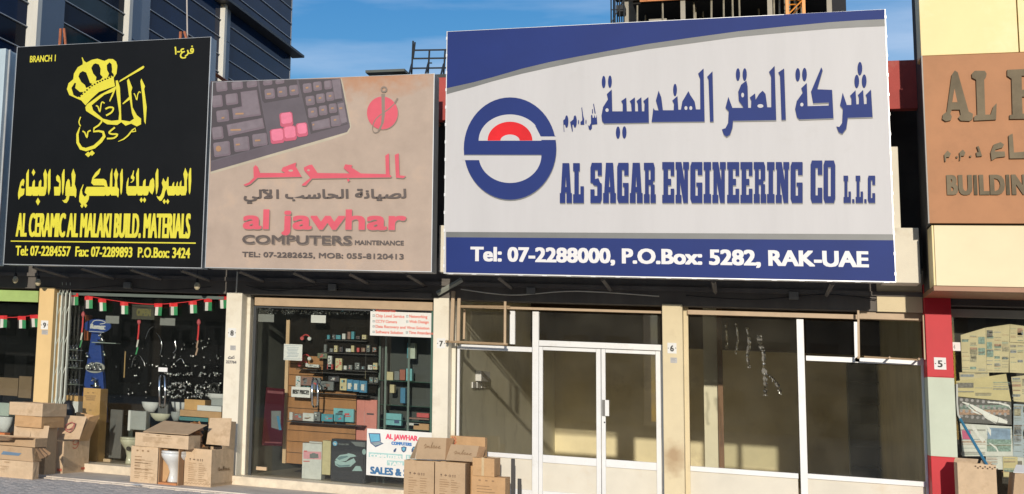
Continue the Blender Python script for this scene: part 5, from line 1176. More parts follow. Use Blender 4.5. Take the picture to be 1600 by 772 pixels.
# right group -------------------------------------------------------------
cR, XR_ = box_at('open carton with checked print holding a blue stick, beside the red pillar', 1495.6, 1556, 723, -.95, .35, WZ, card2, 't', open_=True)
m3 = MB(); wR = P(1556, 723, -.95).x-P(1495.6, 723, -.95).x; hR = P(1495.6, 723, -.95).z-WZ
for k in range(10): m3.poly([XR_((wR*.45+k*.025, -.011, hR-.035-(k % 2)*.018)), XR_((wR*.45+k*.025+.016, -.011, hR-.035-(k % 2)*.018)), XR_((wR*.45+k*.025+.016, -.011, hR-.02-(k % 2)*.018)), XR_((wR*.45+k*.025, -.011, hR-.02-(k % 2)*.018))])
m3.build('checker_print', ink, cR)
for f_ in ([(0, .35, hR), (.25, .36, hR), (.27, .40, hR+.05), (.02, .40, hR+.05)], [(.28, .35, hR), (wR, .36, hR), (wR, .41, hR+.03), (.3, .41, hR+.04)]): m2 = MB(); m2.prism([XR_(v) for v in f_], (0, .006, 0)); m2.build('flap', card2, cR)
cS, XS = box_at('stained brown carton at the very right edge of the picture', 1568, 1625, 738, -1.05, .45, WZ, card, '', skew=.12)
m2 = MB(); hS = P(1568, 738, -1.05).z-WZ; m2.prism([XS((.10, .0, hS+.004)), XS((.6, .0, hS+.004)), XS((.6, .2, hS+.09)), XS((.16, .2, hS+.09))], (0, 0, .006)); m2.build('white_flap', paper, cS)
stk = thing('blue_stick', 'blue handled stick leaning out of the open carton against the newspapers', 'stick', tuple(P(1547, 726, -.7)))
mb = MB(); mb.tube([P(1547, 735, -.75), P(1500.5, 655, .12)], .017, 10); mb.build('blue_handle', M('blue_plastic', (.03, .20, .36), .35), stk)
mb = MB(); mb.tube([P(1500.5, 655, .12), P(1497, 648, .14), P(1495.5, 630, .15), P(1495, 600, .16)], .012, 8); mb.build('white_cord', M('grey_cord', (.45, .47, .46), .5), stk)
# litter on the walkway
for (x, y, lab, m_) in ((213, 757.5, 'scrap of white paper on the walkway left of the toilet cartons', paper), (408, 759, 'flat scrap of white paper on the walkway before the pink sign shop', paper), (522, 765, 'dark twig of rubbish on the walkway before the computer shop', ink)):
    p = G(x, y, .034); mb = MB(); s = .08
    mb.prism([p+Vector((-s*1.3, 0, 0)), p+Vector((s*.7, -s*.8, 0)), p+Vector((s*1.2, s*.1, .012)), p+Vector((-s*.3, s*.8, .008))], (0, 0, .003)); tag(mb.build('litter', m_), lab, 'litter')

# ------------------------------------------------------------------ inside the ceramics shop
def ib(label, x0, x1, y0, y1, Y, d, mat, name='carton', cat='box', bevel=.004, group=None, par=None):
    a, b = P(x0, (y0+y1)/2, Y), P(x1, (y0+y1)/2, Y); zt, zb = P((x0+x1)/2, y0, Y).z, P((x0+x1)/2, y1, Y).z
    o = MB().box(a.x, b.x, Y, Y+d, zb, zt).build(name, mat, par, bevel=bevel)
    if not par: tag(o, label, cat, group)
    return o
blue = M('display_blue', (.012, .05, .26), .35, var=.12, scale=2)
st = thing('display_stand', 'tall blue display stand with an oval brand sign on top', 'display stand', tuple(P(145, 640, 1.0)))
mb = MB(); mb.prism([P(143, 520, 1.0), P(156, 520, 1.0), P(166, 660, 1.0), P(122, 660, 1.0)], (0, .10, 0)); mb.build('board', blue, st)
mb = MB(); mb.prism([P(x, y, .93) for x, y in ell(151.7, 509.5, 21.5, 11, 36)], (0, .04, 0)); mb.build('oval_sign', blue, st)
Fs = Face(.93, st); sign_text(Fs, 'brand_name', M('silver_print', (.6, .62, .62), .4), 'Remer', 141, 506, 513, 165, fat=.008)
polys(Fs, 'brand_swirl', MATS['silver_print'], ribbon(smooth_path([(141, 512), (146, 502), (155, 500.5), (163, 502.5), (164, 505), (156, 506.5)]), 1.2)+ribbon(smooth_path([(152, 513), (158, 514.5), (165, 514.5)]), 1.2)+[[(139, 517.2), (163, 518.8), (163, 519.6), (139, 518)]])
mb = MB(); mb.prism([P(x, y, .97) for x, y in ell(148.4, 574.4, 15, 8.5, 30)], (0, .025, 0)); mb.build('oval_plaque', M('grey_plaque', (.34, .36, .35), .4), st)
def tap(p, s, par, rnn):
    mb = MB(); mb.tube([p, p+Vector((0, 0, .06*s))], .022*s, 8); mb.tube([p+Vector((0, 0, .05*s)), p+Vector((.01, -.04, .09*s)), p+Vector((.015, -.10*s, .085*s)), p+Vector((.015, -.12*s, .06*s))], .011*s, 8)
    mb.tube([p+Vector((0, 0, .06*s)), p+Vector((-.05*s, .0, .10*s))], .008*s, 6); mb.tube([p+Vector((-.05*s, -.02, .01)), p+Vector((.05*s, -.02, .01))], .014*s, 8)
    return mb.build('tap', chrome, par, smooth=True)
for (x, y, s) in ((148, 578, 1.3), (156, 578, 1), (141, 578, 1), (149, 604, 1.5), (159, 533, 1.3), (163, 556, .8), (136, 558, .8)): tap(P(x, y, .9), s, st, None)
mb = MB(); a = P(145, 534.5, .85); b = P(183, 536, .85); mb.box(a.x, b.x, .8, .99, a.z-.012, a.z); mb.build('glass_shelf', M('greenish_glass_shelf', (.30, .36, .33), .1), st)
ib('orange carton panel behind the blue display stand', 131, 140, 492, 532, 1.3, .1, M('orange_panel', (.52, .14, .04), .6))
ib('dark red carton left of the orange panel behind the glass', 114, 125.5, 489, 545, 1.6, .1, M('dark_red_panel', (.15, .045, .035), .6))
o = ib('tall ochre carton standing inside the glass below the blue stand', 127, 154, 606.5, 740, .45, .3, M('ochre_card', (.56, .34, .13), .7, var=.12, scale=4))
m3 = MB()
for k, (x0, x1, y) in enumerate(((136, 139, 613), (144, 147, 613), (132, 150, 618), (134, 149, 621), (134, 148, 624), (140.5, 141.5, 630), (139, 143, 640))): m3.poly([P(x0, y, .444), P(x1, y+.3, .444), P(x1, y+1.6, .444), P(x0, y+1.3, .444)])
m3.build('carton_print', ink_faint, o)
sh = thing('tap_shelf', 'glass shelf rack with chrome taps next to the folding gate', 'shelf rack', tuple(P(112, 700, .7)))
for x in (107.5, 123): mb = MB(); mb.tube([P(x, 470, .7), P(x-1, 735, .7)], .012, 6); mb.build('upright', chrome, sh)
for y in (546, 562, 574, 600, 622):
    a, b = P(107, y, .7), P(124, y+.5, .7); MB().box(a.x, b.x, .62, .85, a.z-.01, a.z).build('glass_shelf', MATS['greenish_glass_shelf'], sh)
    for k in range(3): tap(P(110+k*5, y-.5, .72), .8, sh, None)
ib('ochre carton at the foot of the tap rack', 97, 122, 618, 628, .55, .25, M('ochre_card', (.5,)*3))
ib('pale blue basin box between the tap rack and the ochre carton', 108, 122, 627, 645, .5, .2, porcelain, name='basin_box')
# black board of taps
db = thing('tap_wall', 'black display wall covered with rows of shiny chrome taps', 'display wall', tuple(P(262, 640, 2.2)))
a, b = P(172, 560, 2.2), P(353, 560, 2.2); MB().box(a.x, b.x+.3, 2.25, 2.33, .9, 3.0).build('board', M('black_board', (.004, .004, .005), .7, spec=.05), db)
rn = random.Random(21); mb = MB(); n = 0
def chip(p, s):
    mb.tube([p+Vector((0, -.02, -s*.5)), p+Vector((0, -.02, s*.5))], [s*.45, s*.5], 8) if s > .03 else None
    u = Vector((rn.uniform(-1, 1), rn.uniform(-.6, .6), rn.uniform(-1, 1))).normalized()
    mb.tube([p-u*s, p+Vector((0, -.03, 0)), p+u*s*.8], [s*.3, s*.38, s*.16], 6)
for row, (y, c_, sp_) in enumerate(((558, 16, 3), (572, 22, 3), (585, 40, 2.5), (602, 56, 3.5), (611, 60, 3.5), (619, 56, 3), (545, 8, 5), (535, 6, 4))):
    for k in range(c_):
        x = rn.uniform(205 if row < 2 else 262 if row < 7 else 230, 346) if rn.random() < .8 else rn.uniform(176, 346)
        chip(P(x, y+rn.gauss(0, sp_*.7), 2.1+rn.uniform(-.05, .1)), rn.uniform(.014, .046))
o = mb.build('taps', M('tap_chrome', (.9, .92, .93), .22, metal=1, var=.02), db, smooth=True); tag(o, kind='stuff')
for pts in ([(205, 574), (209, 560), (216, 555), (223, 562), (227, 573)], [(250, 555), (253, 540), (250, 527), (244, 520)], [(227, 530), (233, 515), (240, 510)], [(275, 565), (283, 560), (288, 568)], [(273, 530), (275, 545), (270, 552)]):
    mb = MB(); mb.tube([P(x, y, 2.1) for x, y in smooth_path(pts, 4)], .012, 6); mb.build('shower_hose', chrome, db, smooth=True)
for k, (x, y, lab) in enumerate(((130, 491, 'red, white and green paper streamer nearest the blue display stand'), (217.3, 502, 'red to green paper streamer left of the chrome door handles'), (310.5, 503, 'red and white paper streamer hanging at the right of the tap wall'))):
    t = thing('paper_streamer', lab, 'streamer', tuple(P(x, y, .6)), 'paper streamers')
    L = P(x, y, .6).z-P(x, y+53, .6).z; p = P(x, y, .6)
    mb = MB(); mb.loft([(p.x, p.y, p.z-.06, .008, .008), (p.x, p.y, p.z-.02, .035, .03), (p.x, p.y, p.z+.02, .03, .03), (p.x, p.y, p.z+.05, .006, .006)], 8); mb.build('paper_knot', M('flag_pink', (.55, .10, .12), .7), t)
    for j, m_ in enumerate(([fr_, fr_, fw_, fg_] if k != 2 else [fr_, fr_, M('faded_streamer', (.42, .28, .2), .7), MATS['faded_streamer']])):
        z1 = p.z-.06-L*.22*j; mb = MB(); mb.prism([(p.x-.014, p.y, z1), (p.x+.014, p.y, z1), (p.x+.012-.01*j, p.y, z1-L*.22), (p.x-.014-.01*j, p.y, z1-L*.22)], (0, .004, 0)); mb.build('streamer_band', m_, t)
t = thing('open_sign', 'dark sign with dim yellow OPEN letters behind the flags', 'sign', tuple(P(224, 498, .5)))
a, b = P(205.5, 498.5, .5), P(242, 477, .5); MB().box(a.x, b.x, .5, .56, a.z, b.z).build('panel', M('brown_sign_panel', (.045, .045, .028), .4), t)
Ff = Face(.5, t); sign_text(Ff, 'lettering', M('dim_yellow_led', (.13, .12, .03), .5), 'OPEN', 213, 482, 493, 236, fat=.010)
for (x0, x1, y0, y1, lab) in ((165, 186, 493.5, 505.5, 'grey plastic tag hanging beside the oval brand sign'), (250, 273.5, 497, 508.5, 'grey plastic tag hanging above the chrome taps'), (403.5, 428, 491, 503, 'yellowish tag at the top left of the computer shop window')):
    ib(lab, x0, x1, y0, y1, .42, .006, M('grey_acrylic_tag', (.24, .25, .24), .3), name='hanging_tag', cat='tag', bevel=0)
ib('thin wooden stick standing by the blue display stand', 194, 195.3, 549, 590, 1.2, .02, M('pale_stick', (.45, .3, .12), .6), name='wood_stick', cat='stick', bevel=0)
def handle_pair(x, y0, y1, Y, par):
    for s in (-1, 1):
        mb = MB(); mb.tube([P(x+s*1.8, y0, Y), P(x+s*4.2, y0+4, Y-.05), P(x+s*4.6, (y0+y1)/2, Y-.08), P(x+s*4.0, y1-4, Y-.05), P(x+s*1.6, y1, Y)], .016, 10); mb.build('handle', chrome, par, smooth=True)
handle_pair(253.5, 586, 637, YG-.005, gd9); handle_pair(492, 592, 636, YG-.005, gd8)
ib('white sticker over the chrome handles of the ceramics shop', 247.5, 261.5, 574.3, 581, YG-.006, .004, white_p, name='door_sticker', cat='sticker', bevel=0)
# sanitary ware on the floor
def basin(label, x0, x1, yt, yb, Y, mat=porcelain):
    a, b = P(x0, yb, Y), P(x1, yt, Y); cx, rx = (a.x+b.x)/2, (b.x-a.x)/2; z0, z1 = a.z, b.z
    t = thing('wash_basin', label, 'wash basin', (cx, Y+rx*.7, z0)); ry = rx*.7
    mb = MB(); mb.loft([(cx, Y+ry, z0, rx*.45, ry*.45), (cx, Y+ry, z0+(z1-z0)*.5, rx*.85, ry*.85), (cx, Y+ry, z1-.01, rx, ry), (cx, Y+ry, z1, rx*.98, ry*.98), (cx, Y+ry, z1-.012, rx*.86, ry*.84), (cx, Y+ry, z0+(z1-z0)*.4, rx*.5, ry*.5)], 24); mb.build('bowl', mat, t, smooth=True)
basin('wide pale basin lying above the loose cardboard sheet', 230, 262, 647, 657, .7, porc_cream); basin('white basin right of the chrome handles in the ceramics shop', 264, 289, 629, 643, 1.3); basin('white basin left of the chrome handles', 217, 245, 629, 643, 1.4)
basin('small round grey basin in the middle of the shop floor display', 264, 281, 644, 657, .75, M('grey_porcelain', (.35, .38, .38), .15)); basin('upper white basin against pillar eight', 320, 352, 616, 628, 1.5)
basin('white basin of the shop at the left edge', -14, 15, 652, 674, .6)
ib('greenish white cistern in the shop at the left edge', -10, 14, 629, 650, .8, .25, M('greenish_porcelain', (.42, .50, .45), .2), name='cistern', cat='cistern', bevel=.015)
ib('orange tray on the floor at the far left edge', -10, 7, 676, 686, -.1, .2, M('orange_tray', (.55, .16, .04), .5), name='orange_tray', cat='tray')
ib('grey cistern leaning in front of the display, left of the handles', 201, 228, 642, 672, .8, .2, M('grey_porcelain', (.35,)*3), name='cistern', cat='cistern', bevel=.02)
ib('narrow white slab standing at the left edge of the grey cistern', 199.5, 203.5, 641, 673, .78, .2, porcelain, name='white_slab', cat='slab', bevel=.01)
ib('dark grey bucket under the chrome handles', 246, 262, 631, 650, .9, .15, M('dark_grey_plastic', (.10, .105, .105), .5), name='bucket', cat='bucket', bevel=.02)
ib('brown carton at the top of the pile beside pillar eight', 288, 320, 624.5, 641, 1.0, .3, M('ochre_card', (.5,)*3)); ib('long white tray on the pile beside pillar eight', 308, 346, 634, 642.5, .8, .2, porcelain, name='white_tray', cat='tray')
ib('long tan carton under the white tray beside pillar eight', 281, 346, 642, 652, .75, .3, card3); ib('long teal carton lowest in the pile beside pillar eight', 280, 325, 652.2, 658, .74, .3, M('teal_card', (.05, .20, .21), .6)); ib('tan carton lowest beside the teal carton', 325.5, 347, 652.2, 664, .74, .3, card3)
ib('grey wash stand in the right corner behind the glass', 330, 349, 622, 634, 1.1, .2, M('grey_porcelain', (.35,)*3), name='wash_stand', cat='wash stand'); ib('smooth grey panel leaning at the left behind the glass', 171, 190, 640, 716, .9, .05, M('dark_grey_plastic', (.1,)*3), name='grey_panel', cat='panel')
ib('dark panel standing behind the grey panel', 176, 206, 665, 722, 1.3, .05, M('dark_teal_panel', (.04, .055, .052), .3), name='leaning_board', cat='board')
ib('small wood block inside the glass on the shop floor', 161, 172, 717, 722, .36, .06, card2, name='wood_block', cat='block')
p = P(201, 716, .62); t = toilet('cream toilet half hidden behind the plain carton', p.x, .75, ZF, s=1.0, mat=porc_cream)
mb = MB(); q = P(200, 701, .48); mb.tube([q+Vector((0, .0, 0)), q+Vector((0, .03, 0))], .035, 14); mb.build('outlet_hole', black_p, t)
tr_ = M('tyre_rubber', (.015, .016, .016), .5); p = P(335, 607, 1.9); mb = MB(); mb.tube([p+Vector((.075*math.cos(a*.3927), 0, .085*math.sin(a*.3927))) for a in range(17)], .018, 8, cap=False); tag(mb.build('rubber_ring', tr_, smooth=True), 'round black rubber ring in the right corner of the tap wall', 'ring')
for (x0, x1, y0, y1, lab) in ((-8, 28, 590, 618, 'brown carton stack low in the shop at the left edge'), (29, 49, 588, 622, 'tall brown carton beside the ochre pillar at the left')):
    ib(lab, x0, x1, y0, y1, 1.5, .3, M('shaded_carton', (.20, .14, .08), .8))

# ------------------------------------------------------------------ inside the computer shop
rack = thing('slat_wall', 'brown slatted display board with shelves in the computer shop', 'display board', tuple(P(500, 722, .95)))
a, b = P(450, 640, .95), P(556, 640, .95); zt = P(450, 500, .95).z; nb2 = 13; z0 = P(450, 724, .95).z
for k in range(nb2):
    za = z0+(zt-z0)*k/nb2; MB().box(a.x, b.x, .95, .98, za+.005, z0+(zt-z0)*(k+1)/nb2-.005).build('slat', wood_m, rack)
MB().box(a.x, b.x, .985, 1.0, z0, zt).build('backing', M('slat_groove', (.05, .03, .015), .8), rack)
MB().box(P(506, 560, .94).x, P(590, 560, .94).x, .90, .945, P(540, 612, .94).z, P(540, 492, .94).z).build('board_and_shade_panel', M('board_and_shade_dark', (.012, .010, .008), .7, spec=.05), rack)
MB().box(a.x+.002, P(505, 560, .94).x, .935, .945, P(480, 556, .94).z, P(480, 492, .94).z).build('board_and_shade_panel', M('board_and_shade_dark', (.012, .010, .008), .7, spec=.05), rack)  # dark sheet stands for the shade over the upper slats
a2_ = P(446, 640, .93); MB().box(a2_.x-.02, a.x-.001, .90, 1.0, z0, zt).build('edge_strip', M('light_wood_edge', (.60, .42, .24), .5), rack)
MB().box(P(556, 640, .97).x, P(592, 640, .97).x, 1.2, 1.25, 1.2, 3.0).build('dark_board', black_p, rack)
shm = M('dark_shelf', (.02, .018, .016), .4)
for (x0, x1, y) in ((466, 500, 576), (488, 575, 581), (460, 578, 611.5), (451, 568, 657.5)):
    a_, b__ = P(x0, y, .75), P(x1, y, .75); MB().box(a_.x, b__.x, .62, .949, a_.z-.012, a_.z).build('shelf', shm, rack)
_pr = random.Random(31)
def prod(x0, x1, y0, y1, mat, lab, Y=.72, d=.08, nm='product_box', cat='box', deco=True):
    o = ib(lab, x0, x1, y0, y1, Y, d, mat, name=nm, cat=cat, bevel=.002, group='boxed goods in the computer shop')
    if deco and (x1-x0) > 5:
        for k in range(2):
            col_ = _pr.choice(['box_white', 'box_dark', 'box_photo', 'box_yellow', 'box_red', 'box_cyan', 'box_grey'])
            if col_ not in MATS or MATS[col_] is mat: col_ = 'box_dark'
            m3 = MB(); w_, h_ = x1-x0, y1-y0
            for q in range(3):
                a, b = _pr.uniform(.08, .6), _pr.uniform(.1, .75); c_, d_ = a+_pr.uniform(.12, .38), b+_pr.uniform(.06, .2)
                c_, d_ = min(c_, .93), min(d_, .93)
                m3.poly([P(x0+w_*a, y0+h_*b, Y-.0012-.0006*k), P(x0+w_*c_, y0+h_*b, Y-.0012-.0006*k), P(x0+w_*c_, y0+h_*d_, Y-.0012-.0006*k), P(x0+w_*a, y0+h_*d_, Y-.0012-.0006*k)])
            m3.build('print', MATS[col_], o)
    return o
c = lambda n, r, g, b, rr=.45: M(n, (r, g, b), rr, var=.1, scale=12)
wht, tea, drk, gry, photo, grn, blu, yel, cyn, redp = c('box_white', .55, .58, .56), c('box_teal', .04, .25, .32), c('box_dark', .02, .022, .03), c('box_grey', .13, .15, .15), c('box_photo', .22, .12, .09), c('box_green', .06, .22, .10), c('box_blue', .02, .17, .32), c('box_yellow', .50, .45, .25), c('box_cyan', .14, .42, .46), c('box_red', .50, .06, .06)
for i, (x0, x1, y0, y1, m_, lab) in enumerate((
 (462, 469.5, 587.5, 605, wht, 'narrow white box on the third shelf above the BEST PRICE card'), (469.6, 488, 588.5, 605, photo, 'box with a brown photo beside the narrow white box'), (469.7, 487.8, 602, 605.3, grn, 'flat green box in front of the photo box'),
 (489, 500, 590, 609, gry, 'grey box behind the chrome handles on the third shelf'), (501, 521, 596, 609.5, gry, 'wide grey box in the middle of the third shelf'), (505.5, 512, 604, 609.2, yel, 'little cream label box in front of the wide grey box'), (496, 502, 599, 608.5, wht, 'small white box beside the chrome handles'),
 (513, 530, 588, 596, drk, 'black box with a small logo on the third shelf'), (531, 541.5, 591.5, 610, yel, 'cream box at the left of the blue ink boxes'), (542, 551, 593, 611, blu, 'blue ink box, leftmost of three on the shelf'), (551.5, 561, 594, 612, blu, 'blue ink box, middle of three on the shelf'), (561.5, 573, 595, 613.5, blu, 'blue ink box, rightmost of three on the shelf'),
 (452, 457, 644, 656, wht, 'narrow white box at the left end of the bottom shelf'), (457.2, 473, 646, 657, photo, 'photo box on the bottom shelf'), (473, 490, 645.5, 658, wht, 'wide white box on the bottom shelf under the handles'), (490.5, 500, 643.5, 658, gry, 'grey box on the bottom shelf beside the white one'), (502, 520, 647, 658.5, tea, 'dark teal box on the bottom shelf'), (523, 537, 648, 659, tea, 'teal box in front of the wavy blue box'), (521, 552.5, 638.5, 659, cyn, 'large blue and white box at the right end of the bottom shelf'),
 (512, 518, 556, 577, wht, 'tall white box on the upper shelf'), (524, 534, 560, 578.5, yel, 'cream upright box on the upper shelf'), (511, 519.5, 569, 577, redp, 'round red and white mug box on the upper shelf'), (481, 498, 569.5, 574, wht, 'flat white box on the small top shelf'), (496, 511, 552, 560, c('box_olive', .12, .14, .08), 'olive bundle above the top shelf'))):
    prod(x0, x1, y0, y1, m_, lab, Y=.72 if i not in (18,) else .80)
for k, x in enumerate((545, 555, 566)): prod(x-1.8, x+3, 598.5+k, 608+k, wht, ['white label on the leftmost blue ink box', 'white label on the middle blue ink box', 'white label on the rightmost blue ink box'][k], Y=.712, d=.006, nm='box_label', cat='label')
rn = random.Random(55); used_n = 0
adj = ['slim', 'stubby', 'tilted looking', 'plain', 'striped', 'glossy', 'matte', 'tiny', 'tall', 'square', 'narrow', 'flat', 'faded', 'two coloured']
for row, (y, xa_, xb_, where) in enumerate(((550, 505, 588, 'right of the headphones'), (577.5, 536, 588, 'on the dark shelf end'), (598, 576, 590, 'behind the ink boxes'), (530, 510, 575, 'on the top shelf'))):
    MB().box(P(xa_, y, .8).x, P(xb_, y, .8).x, .72, .899, P(xa_, y+.6, .8).z-.012, P(xa_, y+.6, .8).z).build('shelf', shm, rack)
    x = xa_+1; k = 0
    while x < xb_-5:
        w_ = rn.uniform(3.5, 8.5); h_ = rn.uniform(5, 12); m_ = rn.choice([drk, gry, gry, photo, wht, tea, drk, yel, redp])
        cn = {id(drk): 'black', id(gry): 'grey', id(photo): 'brown', id(wht): 'white', id(tea): 'teal', id(yel): 'cream', id(redp): 'red'}[id(m_)]
        ord_ = ['first', 'second', 'third', 'fourth', 'fifth', 'sixth', 'seventh', 'eighth', 'ninth', 'tenth', 'eleventh', 'twelfth'][k % 12]
        prod(x, x+w_, y-h_, y, m_, '%s small %s packet, %s in the row %s' % (adj[(k+row*3) % 14], cn, ord_, where), Y=.80)
        x += w_+rn.uniform(.5, 5); k += 1
# red headphones toys on the small shelf
for (x, y, lab) in ((478, 560, 'upper red and white headphone set by the small shelf'), (474, 570, 'lower red headphone set by the small shelf'), (478, 529, 'red headphones hanging at the top of the slatted board')):
    p = P(x, y, .74); t = thing('headphones', lab, 'headphones', tuple(p), 'headphones in the computer shop')
    mb = MB(); mb.tube([p+Vector((.06*math.cos(a*.35), 0, .06*math.sin(a*.35))) for a in range(10)], .012, 6); mb.build('band', redp, t, smooth=True)
    for s in (-1, 1): mb = MB(); mb.tube([p+Vector((s*.06-.0, -.02, 0)), p+Vector((s*.06, .02, 0))], .03, 12); mb.build('ear_cup', redp if s < 0 else wht, t, smooth=False)
t = thing('price_card', 'white card reading BEST PRICE on the slatted board', 'sign', tuple(P(470, 620, .62)))
a, b = P(455, 620, .60), P(485, 605.5, .60); MB().box(a.x, b.x, .60, .606, a.z, b.z).build('card', paper, t); Fb = Face(.60, t); sign_text(Fb, 'lettering', M('black_print', (.02,)*3), 'BEST PRICE!!', 457, 608.5, 614.8, 483, fat=.006)
# pink cabinet, printer carton, white cartons
o = ib('salmon pink metal cabinet behind the printer carton', 549, 588.5, 624, 690, 1.02, .3, M('salmon_metal', (.62, .22, .18), .45), name='pink_cabinet', cat='cabinet', bevel=.006)
m3 = MB(); m3.poly([P(573, 645.5, 1.015), P(584, 646, 1.015), P(584, 648.5, 1.015), P(573, 648, 1.015)]); m3.build('cabinet_slot', drk, o)
t = thing('printer_carton', 'black printer carton with a pale printer picture and round blue logo', 'box', tuple(P(543, 740, .5)))
a, b = P(517, 739, .5), P(571.5, 689, .5); MB().box(a.x, b.x, .5, .8, ZF, b.z).build('carton', M('printer_carton_black', (.012, .014, .02), .35), t)
Fp = Face(.5, t)
polys(Fp, 'logo_disc', c('logo_blue', .10, .35, .55), [ell(523.5, 693, 3.6, 3.8, 20)]); sign_text(Fp, 'logo_text', wht, 'hp', 521.5, 690.8, 694.2, 525.6, fat=.002); sign_text(Fp, 'small_text', gry, 'Scanjet 200', 529, 692, 694.6, 545, fat=.002)
polys(Fp, 'printer_picture', c('printer_pale', .30, .45, .45), [[(524, 718), (531, 711), (545, 709), (548, 714), (541, 720), (528, 722)], [(523, 720), (540, 722), (553, 716), (556, 722), (548, 729), (530, 730), (524, 727)], [(543, 708), (553, 710), (557, 713), (546, 715)], [(556, 728), (563, 728.5), (566, 736), (550, 736)], ell(569, 706, 3, 4.6, 14)])
polys(Fp, 'printer_shade', c('printer_shade', .10, .20, .22), [[(526, 716), (532, 713), (543, 712), (544, 714), (530, 719)], [(524, 724), (532, 727), (548, 726), (546, 728.5), (530, 729.5)]])
polys(Fp, 'pale_strip', gry, [[(548, 690), (571, 691), (571, 699), (556, 697)]])
t = thing('printed_carton', 'white carton with a pink picture standing on the shop floor', 'box', tuple(P(487, 738, .55)))
a, b = P(472, 730, .58), P(503, 694, .58); MB().box(a.x, b.x, .58, .8, ZF, b.z).build('carton', wht, t); Fp = Face(.58, t)
polys(Fp, 'pink_picture', c('pink_picture', .62, .28, .32), [[(474, 705), (502, 706), (502, 718), (474, 717)]]); polys(Fp, 'camera_picture', gry, [ell(490, 712, 5, 4.5, 14), [(484, 709), (497, 709), (498, 716), (484, 716)]]); polys(Fp, 'red_bar', redp, [[(474, 720), (484, 720), (484, 721.5), (474, 721.5)], [(475, 704), (480, 704), (480, 706), (475, 706)]])
ib('cream carton between the printed carton and the printer carton', 503.5, 516.5, 688.5, 742, .62, .2, yel); ib('taller white carton behind the printed carton', 483, 503, 690, 700, .85, .1, wht)
# red poster, notice, banner
t = thing('red_poster', 'dark red poster with a phone picture on the left inside wall', 'poster', tuple(P(428, 697, .5)))
mb = MB(); mb.prism([P(416, 605, .55), P(445, 608, .55), P(441, 697, .55), P(409, 696, .55)], (0, .004, 0)); mb.build('sheet', M('poster_red', (.055, .003, .010), .6, spec=.1), t); Fp = Face(.55, t)
polys(Fp, 'phone_picture', gry, [[(424, 642), (439, 642), (438, 672), (424, 668)]]); polys(Fp, 'blue_streak', blu, [[(432, 650), (436, 650), (440, 672), (436, 672)]]); polys(Fp, 'poster_band', c('poster_pink', .16, .03, .04), [[(418, 610), (443, 612), (443, 616), (418, 614)], [(414, 690), (440, 691), (440, 693), (414, 692)]])
t = thing('notice_sheet', 'white notice with fine print taped inside the computer shop glass', 'notice', tuple(P(457, 563, YG+.02)))
a, b = P(443, 562.5, YG+.02), P(472.5, 538.5, YG+.02); MB().box(a.x, b.x, YG+.02, YG+.023, a.z, b.z).build('sheet', paper, t); Fp = Face(YG+.02, t)
polys(Fp, 'print', c('faint_blue_print', .34, .40, .46), [[(448+(k % 3), 543+k*2.3), (467-(k*5 % 4), 543+k*2.3), (467-(k*5 % 4), 543.9+k*2.3), (448+(k % 3), 543.9+k*2.3)] for k in range(7)]+[[(444.3, 540), (471, 540), (471, 540.7), (444.3, 540.7)], [(444.3, 560.5), (471, 560.5), (471, 561.2), (444.3, 561.2)]])
ib('white tag hanging left of the red lettered banner', 486, 509, 492.5, 504.5, .42, .004, paper, name='white_tag', cat='tag', bevel=0)
t = thing('banner', 'white banner listing computer services in red letters', 'banner', tuple(P(627, 527, YG-.02)))
YBn = YG-.02; a, b = P(578, 525, YBn), P(677, 483, YBn); MB().box(a.x, b.x, YBn, YBn+.004, P(578, 524, YBn).z, P(578, 482.5, YBn).z).build('sheet', paper, t); Fp = Face(YBn, t)
rb_ = c('banner_red', .66, .10, .06); bb_ = c('banner_box', .15, .22, .25)
for (s, x0, x1, yt, yb) in (('Accessories', 587, 618, 482.8, 487), ('Chip Level Service', 587, 632, 490.5, 495.5), ('Networking', 639.5, 668, 491.5, 496.5), ('CCTV Camera', 587, 620.5, 499.5, 504), ('Web Design', 639.5, 670, 500, 504.5), ('Data Recovery and Virus Solution', 587, 671, 507.6, 512), ('Software Solution', 587, 630, 516, 520.5), ('Time Attendance', 639, 677, 517, 521.5)):
    sign_text(Fp, 'lettering', rb_, s, x0, yt, yb, x1, fat=.0014)
    if s != 'Accessories' or 1: polys(Fp, 'tick_box', bb_, [q for q in [[(x0-4.5, yt+1), (x0-1.5, yt+1), (x0-1.5, yb-.4), (x0-4.5, yb-.4)]]]); polys(Fp, 'tick_box_inside', paper, [[(x0-3.8, yt+1.8), (x0-2.2, yt+1.8), (x0-2.2, yb-1.1), (x0-3.8, yb-1.1)]])
# silver tinsel along the top of the glass
mb = MB(); rn = random.Random(77)
for k in range(420):
    x = rn.choice([rn.uniform(399, 577), rn.gauss(420, 5), rn.gauss(452, 6), rn.gauss(490, 12), rn.gauss(540, 20)])
    if not 399 < x < 577: continue
    p = P(x, 481.5+rn.uniform(0, 9)+(x-400)*.006, .42+rn.uniform(-.03, .03)); u = Vector((rn.uniform(-1, 1), rn.uniform(-1, 1), rn.uniform(-1, 1))).normalized()*rn.uniform(.006, .022); v = u.orthogonal().normalized()*.006
    mb.poly([p-u-v, p+u-v, p+u+v, p-u+v])
tag(mb.build('tinsel', M('tinsel_foil', (.75, .78, .78), .15, metal=.9)), 'strip of glittering silver tinsel along the top of the computer shop glass', 'tinsel', kind='stuff')
